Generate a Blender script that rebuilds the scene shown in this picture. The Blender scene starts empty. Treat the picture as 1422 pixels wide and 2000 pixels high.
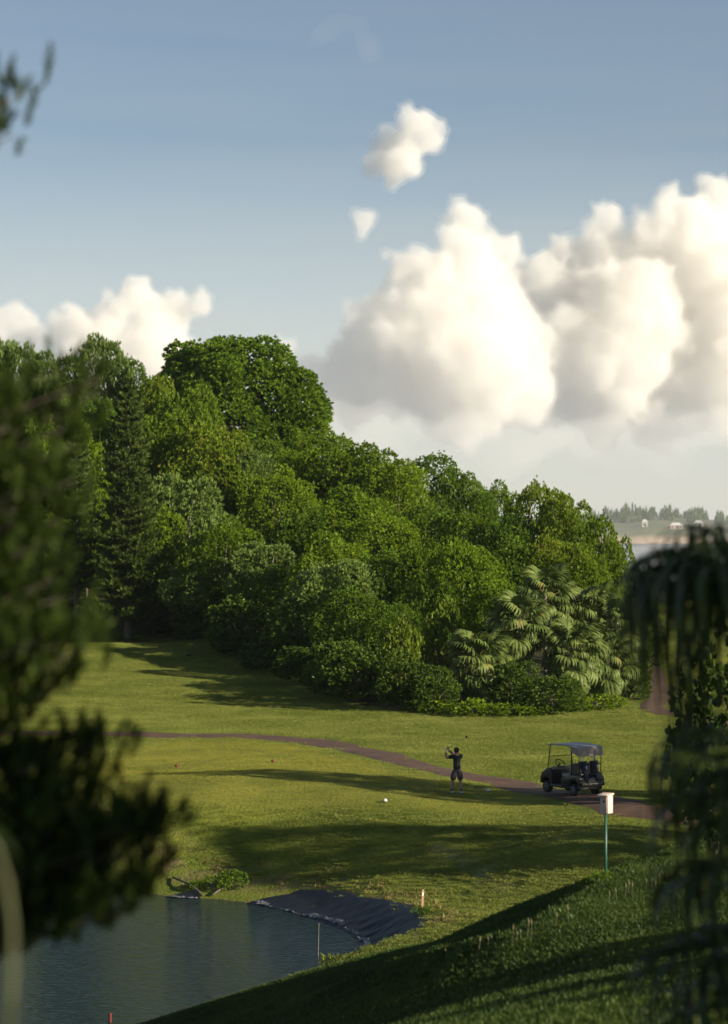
import bpy, bmesh, math, random
import numpy as np
from mathutils import Vector, Matrix, noise
F=4722.0; CU=711.0; HV=1020.0
D2R=math.radians
scene=bpy.context.scene
col=scene.collection
SUN_EL=D2R(20); SUN_AZ=D2R(-27)   # azimuth from +X towards -Y is behind the camera
SUN=Vector((math.cos(SUN_EL)*math.cos(SUN_AZ), math.cos(SUN_EL)*math.sin(SUN_AZ), math.sin(SUN_EL)))
cam_d=bpy.data.cameras.new('camera'); cam=bpy.data.objects.new('camera',cam_d); col.objects.link(cam)
cam.rotation_euler=(math.pi/2,0,0)
cam_d.sensor_fit='VERTICAL'; cam_d.sensor_height=36; cam_d.sensor_width=36; cam_d.lens=85; cam_d.shift_y=0.01
cam_d.clip_start=0.1; cam_d.clip_end=60000
cam_d.dof.use_dof=True; cam_d.dof.focus_distance=76; cam_d.dof.aperture_fstop=1.7
scene.camera=cam
w=bpy.data.worlds.new('World'); scene.world=w; w.use_nodes=True
nt=w.node_tree; nt.nodes.clear()
sky=nt.nodes.new('ShaderNodeTexSky'); sky.sky_type='NISHITA'; sky.sun_disc=False
sky.sun_elevation=SUN_EL; sky.sun_rotation=math.pi/2-SUN_AZ
sky.altitude=10; sky.air_density=0.8; sky.dust_density=0.15; sky.ozone_density=1.0
bg=nt.nodes.new('ShaderNodeBackground'); bg.inputs[1].default_value=0.05
ow=nt.nodes.new('ShaderNodeOutputWorld')

# thin pale veil and stratified haze towards the horizon, all round
tc=nt.nodes.new('ShaderNodeTexCoord'); sep=nt.nodes.new('ShaderNodeSeparateXYZ'); nt.links.new(tc.outputs['Generated'],sep.inputs[0])
mp=nt.nodes.new('ShaderNodeMapping'); mp.inputs['Scale'].default_value=(6,6,70); nt.links.new(tc.outputs['Generated'],mp.inputs[0])
nz=nt.nodes.new('ShaderNodeTexNoise'); nz.inputs['Scale'].default_value=1.0; nz.inputs['Detail'].default_value=5; nt.links.new(mp.outputs[0],nz.inputs[0])
def wmath(op,a,b,clamp=False):
    n=nt.nodes.new('ShaderNodeMath'); n.operation=op; n.use_clamp=clamp
    for i,x in enumerate((a,b)):
        if isinstance(x,(int,float)): n.inputs[i].default_value=x
        else: nt.links.new(x,n.inputs[i])
    return n.outputs[0]
el=wmath('ABSOLUTE',sep.outputs[2],0)
base=wmath('POWER',2.718,wmath('MULTIPLY',el,-11.0))
band=wmath('MULTIPLY',wmath('SUBTRACT',nz.outputs[0],0.45),wmath('MULTIPLY',base,1.6))
fac=wmath('ADD',wmath('ADD',wmath('MULTIPLY',base,0.6),0.09),band,True)
mx=nt.nodes.new('ShaderNodeMix'); mx.data_type='RGBA'; nt.links.new(fac,mx.inputs[0])
nt.links.new(sky.outputs[0],mx.inputs[6]); mx.inputs[7].default_value=(5.3,5.6,5.3,1)
nt.links.new(mx.outputs[2],bg.inputs[0]); nt.links.new(bg.outputs[0],ow.inputs[0])
sl=bpy.data.lights.new('sun','SUN'); sl.energy=5.0; sl.angle=D2R(0.5); sl.color=(1.0,0.89,0.70)
so=bpy.data.objects.new('sun',sl); col.objects.link(so); so.rotation_euler=SUN.to_track_quat('Z','Y').to_euler()
vs=scene.view_settings; vs.view_transform='Standard'; vs.look='None'; vs.exposure=0.95; vs.gamma=1; vs.use_curve_mapping=False
scene.cycles.use_denoising=True
scene.cycles.max_bounces=14; scene.cycles.diffuse_bounces=3; scene.cycles.glossy_bounces=3; scene.cycles.transmission_bounces=4; scene.cycles.volume_bounces=14; scene.cycles.transparent_max_bounces=32
# ------------------------------------------------------------------ helpers
rng=np.random.default_rng(7)
def tag(o,label=None,cat=None,group=None,kind=None):
    if label: o['label']=label
    if cat: o['category']=cat
    if group: o['group']=group
    if kind: o['kind']=kind
    return o
def empty(name,loc=(0,0,0),rz=0):
    o=bpy.data.objects.new(name,None); o.empty_display_size=.2; col.objects.link(o); o.location=loc; o.rotation_euler=(0,0,rz); return o
def link(name,me,parent=None):
    o=bpy.data.objects.new(name,me); col.objects.link(o)
    if parent is not None: o.parent=parent
    return o
def mesh_np(name,V,Fc,mat,smooth=False,attrs=None):
    """V (n,3), Fc (m,k) with equal k"""
    V=np.asarray(V,dtype=np.float32); Fc=np.asarray(Fc,dtype=np.int32); m,k=Fc.shape
    me=bpy.data.meshes.new(name); me.vertices.add(len(V)); me.vertices.foreach_set('co',V.ravel())
    me.loops.add(m*k); me.loops.foreach_set('vertex_index',Fc.ravel()); me.polygons.add(m)
    me.polygons.foreach_set('loop_start',np.arange(0,m*k,k,dtype=np.int32))
    try: me.polygons.foreach_set('loop_total',np.full(m,k,dtype=np.int32))
    except Exception: pass
    if smooth: me.polygons.foreach_set('use_smooth',np.ones(m,dtype=bool))
    if attrs:
        for an,(dom,arr) in attrs.items():
            a=me.attributes.new(an,'FLOAT',dom); a.data.foreach_set('value',np.asarray(arr,dtype=np.float32))
    me.update(calc_edges=True); me.validate()
    if mat: me.materials.append(mat)
    return me
class MB:
    def __init__(s): s.v=[]; s.f=[]
    def add(s,vs,fs):
        n=len(s.v); s.v+= [tuple(x) for x in vs]; s.f+=[tuple(i+n for i in f) for f in fs]; return s
    def box(s,c,d,R=None):
        vs=[Vector((sx*d[0]/2,sy*d[1]/2,sz*d[2]/2)) for sx in(-1,1) for sy in(-1,1) for sz in(-1,1)]
        if R is not None: vs=[R@x for x in vs]
        return s.add([x+Vector(c) for x in vs],[(0,1,3,2),(4,6,7,5),(0,4,5,1),(2,3,7,6),(0,2,6,4),(1,5,7,3)])
    def tube(s,pts,rs,n=8,cap=True):
        pts=[Vector(p) for p in pts]; rs=rs if isinstance(rs,(list,tuple)) else [rs]*len(pts)
        V=[]; a=None
        for i,p in enumerate(pts):
            t=(pts[min(i+1,len(pts)-1)]-pts[max(i-1,0)]).normalized()
            if a is None: a=t.orthogonal().normalized()
            a=(a-t*a.dot(t)).normalized(); b=t.cross(a)
            V+=[p+(a*math.cos(k*2*math.pi/n)+b*math.sin(k*2*math.pi/n))*rs[i] for k in range(n)]
        Fs=[(i*n+k,i*n+(k+1)%n,(i+1)*n+(k+1)%n,(i+1)*n+k) for i in range(len(pts)-1) for k in range(n)]
        if cap: Fs+=[tuple(range(n))[::-1],tuple((len(pts)-1)*n+k for k in range(n))]
        return s.add(V,Fs)
    def prism(s,poly,x0,x1):   # poly in (y,z), extruded along x
        n=len(poly); V=[(x0,y,z) for y,z in poly]+[(x1,y,z) for y,z in poly]
        return s.add(V,[tuple(range(n)),tuple(range(2*n-1,n-1,-1))]+[(i,i+n,(i+1)%n+n,(i+1)%n) for i in range(n)])
    def lathe(s,prof,axis_o=(0,0,0),R=None,n=20):   # prof (r,h) about local z
        V=[];
        for r,h in prof: V+=[Vector((r*math.cos(k*2*math.pi/n),r*math.sin(k*2*math.pi/n),h)) for k in range(n)]
        if R is not None: V=[R@x for x in V]
        V=[x+Vector(axis_o) for x in V]
        return s.add(V,[(i*n+k,i*n+(k+1)%n,(i+1)*n+(k+1)%n,(i+1)*n+k) for i in range(len(prof)-1) for k in range(n)]+[tuple(range(n))[::-1],tuple((len(prof)-1)*n+k for k in range(n))])
    def build(s,name,mat,parent=None,smooth=False,bevel=0,seg=2):
        me=bpy.data.meshes.new(name); me.from_pydata(s.v,[],s.f); me.validate()
        bm=bmesh.new(); bm.from_mesh(me)
        bmesh.ops.recalc_face_normals(bm,faces=bm.faces)
        if bevel: bmesh.ops.bevel(bm,geom=[e for e in bm.edges if len(e.link_faces)==2 and e.calc_face_angle(0)>.5],offset=bevel,segments=seg,affect='EDGES',profile=.5)
        bm.to_mesh(me); bm.free()
        if smooth or bevel: me.polygons.foreach_set('use_smooth',[True]*len(me.polygons))
        if bevel:
            me.set_sharp_from_angle(angle=.7)
        if mat: me.materials.append(mat)
        return link(name,me,parent)
def P(u,v,Y): return Vector(((u-CU)/F*Y,Y,-(v-HV)/F*Y))
# ------------------------------------------------------------------ materials
def newmat(name):
    m=bpy.data.materials.new(name); m.use_nodes=True; t=m.node_tree; return m,t,t.nodes['Principled BSDF'],t.nodes['Material Output']
def plain(name,c,rough=.5,metal=0,spec=.5,var=.0,scale=20,bump=0):
    m,t,b,o=newmat(name); b.inputs['Roughness'].default_value=rough; b.inputs['Metallic'].default_value=metal; b.inputs['Specular IOR Level'].default_value=spec
    b.inputs['Base Color'].default_value=(*c,1)
    if var or bump:
        n=t.nodes.new('ShaderNodeTexNoise'); n.inputs['Scale'].default_value=scale; n.inputs['Detail'].default_value=5
        tc=t.nodes.new('ShaderNodeTexCoord'); t.links.new(tc.outputs['Object'],n.inputs['Vector'])
        if var:
            r=t.nodes.new('ShaderNodeValToRGB'); r.color_ramp.elements[0].color=(*[x*(1-var) for x in c],1); r.color_ramp.elements[1].color=(*[min(1,x*(1+var)) for x in c],1)
            r.color_ramp.elements[0].position=.3; r.color_ramp.elements[1].position=.7
            t.links.new(n.outputs[0],r.inputs[0]); t.links.new(r.outputs[0],b.inputs['Base Color'])
        if bump:
            bp=t.nodes.new('ShaderNodeBump'); bp.inputs['Strength'].default_value=bump; bp.inputs['Distance'].default_value=.02
            t.links.new(n.outputs[0],bp.inputs['Height']); t.links.new(bp.outputs[0],b.inputs['Normal'])
    return m
def leafmat(name,c0,c1,trans=.3,rough=.45,world=0,spec=.14,c2=None):
    """colour runs c0..c1 (and c2 for a few) by per-leaf random, object random and, for ground plants, world-space patches"""
    m,t,b,o=newmat(name); N=t.nodes.new; L=t.links.new
    at=N('ShaderNodeAttribute'); at.attribute_name='rnd'
    oi=N('ShaderNodeObjectInfo')
    a=N('ShaderNodeMath'); a.operation='MULTIPLY_ADD'; L(oi.outputs['Random'],a.inputs[0]); a.inputs[1].default_value=.35; a.inputs[2].default_value=-.17
    s=N('ShaderNodeMath'); s.operation='ADD'; L(at.outputs['Fac'],s.inputs[0]); L(a.outputs[0],s.inputs[1]); last=s.outputs[0]
    if world:
        g=N('ShaderNodeNewGeometry'); n=N('ShaderNodeTexNoise'); n.inputs['Scale'].default_value=world; n.inputs['Detail'].default_value=4; L(g.outputs['Position'],n.inputs['Vector'])
        q=N('ShaderNodeMath'); q.operation='MULTIPLY_ADD'; L(n.outputs[0],q.inputs[0]); q.inputs[1].default_value=1.6; q.inputs[2].default_value=-.8
        s2=N('ShaderNodeMath'); s2.operation='ADD'; L(last,s2.inputs[0]); L(q.outputs[0],s2.inputs[1]); last=s2.outputs[0]
    r=N('ShaderNodeValToRGB'); e=r.color_ramp.elements; e[0].color=(*c0,1); e[0].position=.1; e[1].color=(*c1,1); e[1].position=.85
    if c2: x=e.new(.97); x.color=(*c2,1)
    L(last,r.inputs[0]); L(r.outputs[0],b.inputs['Base Color']); b.inputs['Roughness'].default_value=rough; b.inputs['Specular IOR Level'].default_value=spec
    tr=N('ShaderNodeBsdfTranslucent'); L(r.outputs[0],tr.inputs[0]); mx=N('ShaderNodeMixShader'); mx.inputs[0].default_value=trans
    L(b.outputs[0],mx.inputs[1]); L(tr.outputs[0],mx.inputs[2]); L(mx.outputs[0],o.inputs['Surface'])
    return m
M={}
M['bark']=plain('bark',(.11,.085,.065),.9,var=.4,scale=9,bump=.6)
M['bark_pale']=plain('bark_pale',(.26,.22,.17),.9,var=.35,scale=9,bump=.6)
M['leaf_bright']=leafmat('leaf_bright',(.09,.16,.008),(.24,.33,.02),.4)
M['leaf_dark']=leafmat('leaf_dark',(.055,.115,.010),(.165,.26,.02),.36)
M['leaf_pale']=leafmat('leaf_pale',(.10,.155,.028),(.22,.3,.07),.3)
M['leaf_olive']=leafmat('leaf_olive',(.09,.15,.010),(.21,.30,.02),.4,c2=(.2,.16,.03))
M['leaf_shrub']=leafmat('leaf_shrub',(.04,.08,.010),(.12,.18,.022),.28)
M['leaf_yellow']=leafmat('leaf_yellow',(.08,.13,.012),(.2,.25,.025),.35)
M['leaf_bush_shaded']=leafmat('leaf_bush_shaded',(.018,.04,.007),(.06,.095,.014),.25)  # dark leaves, deepened further to stand in for shade on the bush
M['needle']=leafmat('needle',(.035,.06,.011),(.105,.145,.025),.22,rough=.55)
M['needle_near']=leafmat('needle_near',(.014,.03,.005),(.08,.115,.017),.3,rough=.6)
M['palm_leaf']=leafmat('palm_leaf',(.075,.115,.025),(.19,.235,.06),.28,rough=.5,spec=.2,c2=(.28,.21,.06))
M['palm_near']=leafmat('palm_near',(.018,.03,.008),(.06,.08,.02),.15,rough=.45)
M['grass_rough']=leafmat('grass_rough',(.12,.155,.02),(.265,.285,.06),.3,rough=.6,world=.35,spec=.2)
M['grass_tee']=leafmat('grass_tee',(.2,.2,.022),(.31,.3,.045),.3,rough=.6,world=.5,spec=.2)
M['grass_bank_shaded']=leafmat('grass_bank_shaded',(.022,.055,.008),(.085,.125,.017),.35,rough=.5,world=.6,spec=.3)  # bank green turned down to put more shade into the colour
M['grass_dry']=leafmat('grass_dry',(.14,.12,.03),(.3,.24,.09),.3,rough=.6,world=.6,spec=.2)
M['seed']=plain('seed_head',(.22,.19,.10),.8)
# ------------------------------------------------------------------ terrain
ZW=-13.0
CP=[]
def cp(u,v,Y): CP.append(tuple(P(u,v,Y)))
for a in [(485,1997,47),(700,1945,42),(900,1880,39),(1000,1853,38),(1110,1790,39.5),(1300,1690,46),(1422,1645,52),
          (1000,2000,26),(1422,2000,22),(1300,1850,33.5),(1422,1750,40),(750,2000,36),(1200,1900,31),
          (1180,1718,42.5),(1000,1778,51),(830,1835,60),(700,1912,54),(850,1875,50),(1090,1748,46),
          (400,1975,63.8),(500,1938,66.5),(300,2000,62.2),
          (1100,1700,80),(950,1740,78.8),(1200,1655,82),(900,1775,76),(1000,1660,82.5),(1210,1705,77.5),(1050,1740,76.5),
          (560,1732,84.3),(700,1737,81),(820,1772,76.8),(880,1700,81.5),(400,1725,85.5),(350,1600,88.5),(500,1610,88),
          (893,1552,92),(1115,1558,89),(560,1442,117),(300,1437,119),(40,1432,121),(700,1500,100),(400,1500,101),(900,1480,106),(1100,1480,107),
          (1200,1590,84.5),(1000,1590,86.2),(700,1592,86.8),(1230,1500,103),
          (1200,1390,129),(1000,1396,127.5),(840,1398,127),(640,1370,137),(500,1290,165),(330,1258,178),(150,1225,190),(250,1255,172),(250,1330,150),(60,1380,137),
          (1300,1330,150),(1300,1250,192),(1390,1200,240),(1285,1192,250)]: cp(*a)
CP+=[(6,60,-11.2),(3,63,-11.9),(10,68,-11.2),(2,69.5,-12.2),(-12,12,-5.2),(-12,30,-9),(-14,48,-12.6),(0,0,-2.8),(0,12,-3.9),(5,12,-3.2),(8,0,-2.3),(14,15,-2.6),(15,30,-3.8),(17,45,-5.5),(22,65,-9.6),(30,85,-10.2),(25,100,-10.3),
     (-20,-20,-2.6),(20,-20,-1.5),(0,-40,-1),(40,0,-1),(45,50,-6),(60,90,-9.5),(-40,0,-5),(-45,40,-12),
     (-13,97,-10.6),(-24,98,-11),(-40,95,-11),(-60,100,-8),(-45,130,-9.5),(-30,150,-9.3),(-60,70,-12),
     (-34,200,-6),(-33,260,4),(-14,240,5),(-16,210,0),(4,212,-2.5),(12,200,-5),(17.6,190,-8),(6,150,-9.6),(9,170,-7.8),(-3,175,-7),(-6,190,-4.5),(-12,192,-5),
     (26,200,-9.2),(-60,200,1),(-60,300,8),(-20,320,5),(20,290,-5),(42,250,-9.4),(60,150,-9.3),(45,300,-11),(35,340,-15.5),(70,330,-15.5),(0,420,-16.5),(-100,400,-4),(-100,150,-2),(100,200,-11),(120,300,-17),(120,100,-9),
     (0,520,-19),(200,400,-20),(-200,450,-12),(200,50,-8),(-200,50,-4),(-200,250,2),(0,-150,2),(200,-150,2),(-200,-150,0),(0,700,-22),(300,700,-24),(-300,700,-22)]
CPA=np.array(CP); _c2=4.0**2
def _k(a,b): return np.sqrt(((a[:,None,:]-b[None,:,:])**2).sum(-1)+_c2)
_n=len(CPA); _A=np.zeros((_n+3,_n+3)); _A[:_n,:_n]=_k(CPA[:,:2],CPA[:,:2])-np.eye(_n)*.25; _A[:_n,_n]=1; _A[:_n,_n+1:]=CPA[:,:2]; _A[_n:,:_n]=_A[:_n,_n:].T
_w=np.linalg.solve(_A,np.concatenate([CPA[:,2],[0,0,0]]))
POND=[(-60,95),(-30,93),(-14,90.5),(-9.5,86.5)]+[(( u-CU)/F*(-ZW*F/(v-HV)),-ZW*F/(v-HV)) for u,v in [(330,1752),(420,1757),(490,1765),(545,1775),(600,1790),(660,1808),(700,1830),(715,1850),(690,1862),(600,1895),(500,1935),(400,1975),(300,2000)]]+[(-10,55),(-20,47),(-45,45),(-60,60)]
def catmull(pts,n=6,closed=True):
    pts=[np.array(p,float) for p in pts]; m=len(pts); out=[]
    for i in range(m if closed else m-1):
        p0=pts[(i-1)%m] if closed else pts[max(i-1,0)]; p1=pts[i]; p2=pts[(i+1)%m]; p3=pts[(i+2)%m] if closed else pts[min(i+2,m-1)]
        for k in range(n):
            t=k/n; out.append(.5*((2*p1)+(-p0+p2)*t+(2*p0-5*p1+4*p2-p3)*t*t+(-p0+3*p1-3*p2+p3)*t**3))
    if not closed: out.append(pts[-1])
    return np.array(out)
PONDC=catmull(POND,6)
def polydist(xy,poly,closed=True):
    """signed distance (negative inside) for closed, plain distance for open"""
    xy=np.asarray(xy,float); A=poly; B=np.roll(poly,-1,0)
    if not closed: A=poly[:-1]; B=poly[1:]
    d=np.full(len(xy),1e9); ins=np.zeros(len(xy),bool)
    for a,b in zip(A,B):
        ab=b-a; t=np.clip(((xy-a)@ab)/max(ab@ab,1e-9),0,1); d=np.minimum(d,np.hypot(*(xy-(a+t[:,None]*ab)).T))
        if closed:
            c=((a[1]>xy[:,1])!=(b[1]>xy[:,1])); 
            with np.errstate(divide='ignore',invalid='ignore'): xi=(b[0]-a[0])*(xy[:,1]-a[1])/(b[1]-a[1])+a[0]
            ins^=c&(xy[:,0]<xi)
    return np.where(ins,-d,d) if closed else d
CREST=np.array([P(u,v,Y)[:2] for u,v,Y in [(485,1997,47),(700,1945,42),(900,1880,39),(1000,1853,38),(1110,1790,39.5),(1300,1690,46),(1422,1645,52)]])
def sstep(x): x=np.clip(x,0,1); return x*x*(3-2*x)
def H(x,y):
    sh=np.shape(x); xy=np.stack([np.ravel(x).astype(float),np.ravel(y).astype(float)],-1); z=np.empty(len(xy))
    for i in range(0,len(xy),20000):
        q=xy[i:i+20000]; z[i:i+20000]=_k(q,CPA[:,:2])@_w[:_n]+_w[_n]+q@_w[_n+1:]
    near=(xy[:,0]>-75)&(xy[:,0]<12)&(xy[:,1]>35)&(xy[:,1]<105)
    if near.any():
        q=xy[near]; d=polydist(q,PONDC); zz=z[near]
        wd=np.where(q[:,1]>72.5,1.9,1.6)
        zz=np.where(d<0,ZW+d*.45,ZW+(np.maximum(zz,ZW+.22)-ZW)*sstep(.12+.88*d/wd)); zz=np.where(d<0,np.maximum(zz,ZW-2.0),zz)
        z[near]=zz
    x_,y_=xy.T
    z+=(.035*np.sin(x_*.9+1.3*np.sin(y_*.5))+.03*np.sin(y_*.83+x_*.4))*np.clip((y_-20)/20,0,1)
    z+=.85*np.exp(-((x_-7.3)/3.0)**2-((y_-80.3)/2.5)**2)
    nr=(y_>30)&(y_<56)&(x_>-6)&(x_<11)
    if nr.any(): z[nr]+=.22*np.exp(-(polydist(xy[nr],CREST,False)/.65)**2)
    return z.reshape(sh)
def h(x,y): return float(H(np.array([x]),np.array([y]))[0])
def hit(u,v,y0=8,y1=420):
    Y=np.arange(y0,y1,.25); X=(u-CU)/F*Y; Z=-(v-HV)/F*Y; d=Z-H(X,Y); i=np.argmax(d<0)
    if d[i]>=0: i=len(Y)-1
    f=d[i-1]/(d[i-1]-d[i]) if i>0 else 0
    y=Y[i-1]+.25*f; x=(u-CU)/F*y; return Vector((x,y,h(x,y)))
def axis(segs):
    out=[]
    for a,b,s in segs: out+=list(np.arange(a,b,s))
    return np.array(out+[segs[-1][1]])
XS=axis([(-420,-140,28),(-140,-60,8),(-60,-24,2),(-24,26,.5),(26,60,2),(60,140,8),(140,420,28)])
YS=axis([(-150,-20,13),(-20,10,2.5),(10,60,.7),(60,135,.5),(135,200,1),(200,340,3.5),(340,700,20)])
def grid(xs,ys,dz=0):
    X,Y=np.meshgrid(xs,ys); Z=H(X,Y)+dz; V=np.stack([X.ravel(),Y.ravel(),Z.ravel()],-1); nx=len(xs)
    i=np.arange((len(ys)-1)*nx).reshape(len(ys)-1,nx)[:,:-1].ravel()
    return V,np.stack([i,i+1,i+nx+1,i+nx],-1)
PATHC=None
def strip(name,px,width,mat,lift=.03):
    pts=np.array([[*hit(u,v)[:2]] if v is not None else [u[0],u[1]] for u,v in px]); c=catmull(pts,14,closed=False)
    t=np.gradient(c,axis=0); t/=np.linalg.norm(t,axis=1)[:,None]; nrm=np.stack([-t[:,1],t[:,0]],-1)
    k=np.linspace(-1,1,7); V=[]; 
    wob=.12*np.sin(np.arange(len(c))*.9)+.08*np.sin(np.arange(len(c))*2.3)
    for j,kk in enumerate(k):
        q=c+nrm*(kk*(width/2+(wob if j in(0,6) else 0)))[:,None] if np.ndim(wob) and j in (0,6) else c+nrm*(kk*width/2)
        z=H(q[:,0],q[:,1])+(lift if 0<j<6 else -.04); V.append(np.stack([q[:,0],q[:,1],z],-1))
    V=np.stack(V,1).reshape(-1,3); i=(np.arange(len(c)-1)[:,None]*7+np.arange(6)).ravel()
    o=link(name,mesh_np(name,V,np.stack([i,i+1,i+8,i+7],-1),mat,True)); tag(o,kind='structure'); return o,c
def asphalt():
    m,t,b,o=newmat('path_surface'); N=t.nodes.new; L=t.links.new
    g=N('ShaderNodeNewGeometry'); n=N('ShaderNodeTexNoise'); n.inputs['Scale'].default_value=1.1; n.inputs['Detail'].default_value=8; L(g.outputs['Position'],n.inputs['Vector'])
    r=N('ShaderNodeValToRGB'); r.color_ramp.elements[0].color=(.05,.022,.011,1); r.color_ramp.elements[1].color=(.10,.05,.027,1); r.color_ramp.elements[0].position=.3; r.color_ramp.elements[1].position=.7
    L(n.outputs[0],r.inputs[0]); L(r.outputs[0],b.inputs['Base Color']); b.inputs['Roughness'].default_value=.9
    n2=N('ShaderNodeTexNoise'); n2.inputs['Scale'].default_value=30; L(g.outputs['Position'],n2.inputs['Vector'])
    bp=N('ShaderNodeBump'); bp.inputs['Strength'].default_value=.5; bp.inputs['Distance'].default_value=.02; L(n2.outputs[0],bp.inputs['Height']); L(bp.outputs[0],b.inputs['Normal'])
    return m
M['path']=asphalt()
path,PATHC=strip('cart_path',[((-45,122),None),((-28,121),None),(40,1432),(200,1434),(400,1437),(540,1442),(620,1450),(690,1464),(780,1486),(890,1511),(1000,1531),(1110,1552),(1200,1570),(1300,1590),((22,78),None),((40,74),None)],2.3,M['path'])
path2,PATHC2=strip('cart_path',[((30,118),None),((23,122),None),(1296,1392),(1288,1360),(1280,1330),(1270,1295),(1262,1270)],1.7,M['path'])
TRAIL=np.array([hit(u,v)[:2] for u,v in [(850,1655),(880,1668),(915,1682),(950,1705),(985,1735),(1010,1760)]])
TEE=np.array([hit(u,v)[:2] for u,v in [(330,1450),(560,1452),(680,1478),(800,1505),(900,1528),(1010,1545),(1060,1560),(1100,1578),(900,1586),(600,1588),(380,1580),(250,1560),(160,1500)]])
TEE=catmull(TEE,5)
V,Fc=grid(XS,YS)
xy=V[:,:2]
tee=sstep(-polydist(xy,TEE)/1.2+.3)
trail=sstep(1-polydist(xy,np.array(TRAIL),False)/.35)
dpond=polydist(xy,PONDC); rim=sstep(1-np.abs(dpond-2.0)/1.4)*(dpond>0)*(xy[:,1]>70)
soil=np.clip(np.maximum(rim*.75,(dpond<.05)*1.0),0,1)
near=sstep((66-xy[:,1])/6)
wood=np.zeros(len(V))
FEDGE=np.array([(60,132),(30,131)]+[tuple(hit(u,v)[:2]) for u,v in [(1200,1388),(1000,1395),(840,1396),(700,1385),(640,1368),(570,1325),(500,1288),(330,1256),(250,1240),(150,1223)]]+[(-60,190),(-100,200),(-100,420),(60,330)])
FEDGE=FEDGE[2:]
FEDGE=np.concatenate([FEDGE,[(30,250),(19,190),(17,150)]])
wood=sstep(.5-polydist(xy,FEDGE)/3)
def groundmat():
    m,t,b,o=newmat('turf'); N=t.nodes.new; L=t.links.new
    g=N('ShaderNodeNewGeometry')
    def nz(s,d=6):
        n=N('ShaderNodeTexNoise'); n.inputs['Scale'].default_value=s; n.inputs['Detail'].default_value=d; L(g.outputs['Position'],n.inputs['Vector']); return n.outputs[0]
    def ramp(f,a,c,p0=.35,p1=.65):
        r=N('ShaderNodeValToRGB'); r.color_ramp.elements[0].color=(*a,1); r.color_ramp.elements[1].color=(*c,1); r.color_ramp.elements[0].position=p0; r.color_ramp.elements[1].position=p1; L(f,r.inputs[0]); return r.outputs[0]
    def mix(f,a,c):
        x=N('ShaderNodeMix'); x.data_type='RGBA'; L(f,x.inputs[0]); L(a,x.inputs[6]); L(c,x.inputs[7]); return x.outputs[2]
    def att(n):
        a=N('ShaderNodeAttribute'); a.attribute_name=n; return a.outputs['Fac']
    c=ramp(nz(.3),(.075,.105,.012),(.15,.17,.022))
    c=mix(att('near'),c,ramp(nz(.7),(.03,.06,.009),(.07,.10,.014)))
    c=mix(att('tee'),c,ramp(nz(.5),(.13,.145,.02),(.19,.19,.03)))
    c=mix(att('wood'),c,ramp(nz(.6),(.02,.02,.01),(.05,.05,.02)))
    x=N('ShaderNodeMath'); x.operation='MULTIPLY'; L(att('soil'),x.inputs[0]); r=N('ShaderNodeMapRange'); r.inputs[1].default_value=.4; r.inputs[2].default_value=.6; L(nz(1.6),r.inputs[0]); L(r.outputs[0],x.inputs[1])
    c=mix(x.outputs[0],c,ramp(nz(4),(.09,.06,.035),(.2,.15,.09)))
    c=mix(att('trail'),c,ramp(nz(6),(.2,.17,.09),(.32,.27,.15)))
    L(c,b.inputs['Base Color']); b.inputs['Roughness'].default_value=.95; b.inputs['Specular IOR Level'].default_value=.15
    bp=N('ShaderNodeBump'); bp.inputs['Strength'].default_value=.9; bp.inputs['Distance'].default_value=.06; L(nz(9,8),bp.inputs['Height']); L(bp.outputs[0],b.inputs['Normal'])
    return m
M['turf']=groundmat()
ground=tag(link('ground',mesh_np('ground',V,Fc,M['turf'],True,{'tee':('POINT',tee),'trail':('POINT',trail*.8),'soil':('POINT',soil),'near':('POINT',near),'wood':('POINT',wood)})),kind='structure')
# ---- pond water
def watermat(name,base,sx,sy,strength,rough=.06):
    m,t,b,o=newmat(name); N=t.nodes.new; L=t.links.new
    b.inputs['Base Color'].default_value=(*base,1); b.inputs['Roughness'].default_value=rough; b.inputs['IOR'].default_value=1.33
    g=N('ShaderNodeNewGeometry'); mp=N('ShaderNodeMapping'); mp.inputs['Scale'].default_value=(sx,sy,1); L(g.outputs['Position'],mp.inputs[0])
    n=N('ShaderNodeTexNoise'); n.inputs['Scale'].default_value=1; n.inputs['Detail'].default_value=4; n.inputs['Distortion'].default_value=.4; L(mp.outputs[0],n.inputs['Vector'])
    bp=N('ShaderNodeBump'); bp.inputs['Strength'].default_value=strength; bp.inputs['Distance'].default_value=.11; L(n.outputs[0],bp.inputs['Height']); L(bp.outputs[0],b.inputs['Normal'])
    return m
M['pond']=watermat('pond_water',(.008,.018,.016),3.2,5.5,.95)
pv=[tuple((*p,ZW)) for p in PONDC+0]
cen=PONDC.mean(0); big=[]
me=bpy.data.meshes.new('pond_water'); me.from_pydata([(x,y,ZW) for x,y in [(-62,43),(1.6,43),(1.6,86),(-5,97),(-62,97)]],[],[(0,1,2,3,4)]); me.materials.append(M['pond'])
# the sheet is trimmed to the shoreline plus a small underlap
off=[]
for i,p in enumerate(PONDC):
    t=PONDC[(i+1)%len(PONDC)]-PONDC[i-1]; n=np.array([t[1],-t[0]]); n/=max(np.linalg.norm(n),1e-6)
    q=p+n*.12
    if polydist(np.array([q]),PONDC)[0]<0: q=p-n*.12
    off.append((*q,ZW))
me.clear_geometry(); me.from_pydata(off,[],[tuple(range(len(off)))])
tag(link('pond_water',me),kind='structure')
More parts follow.
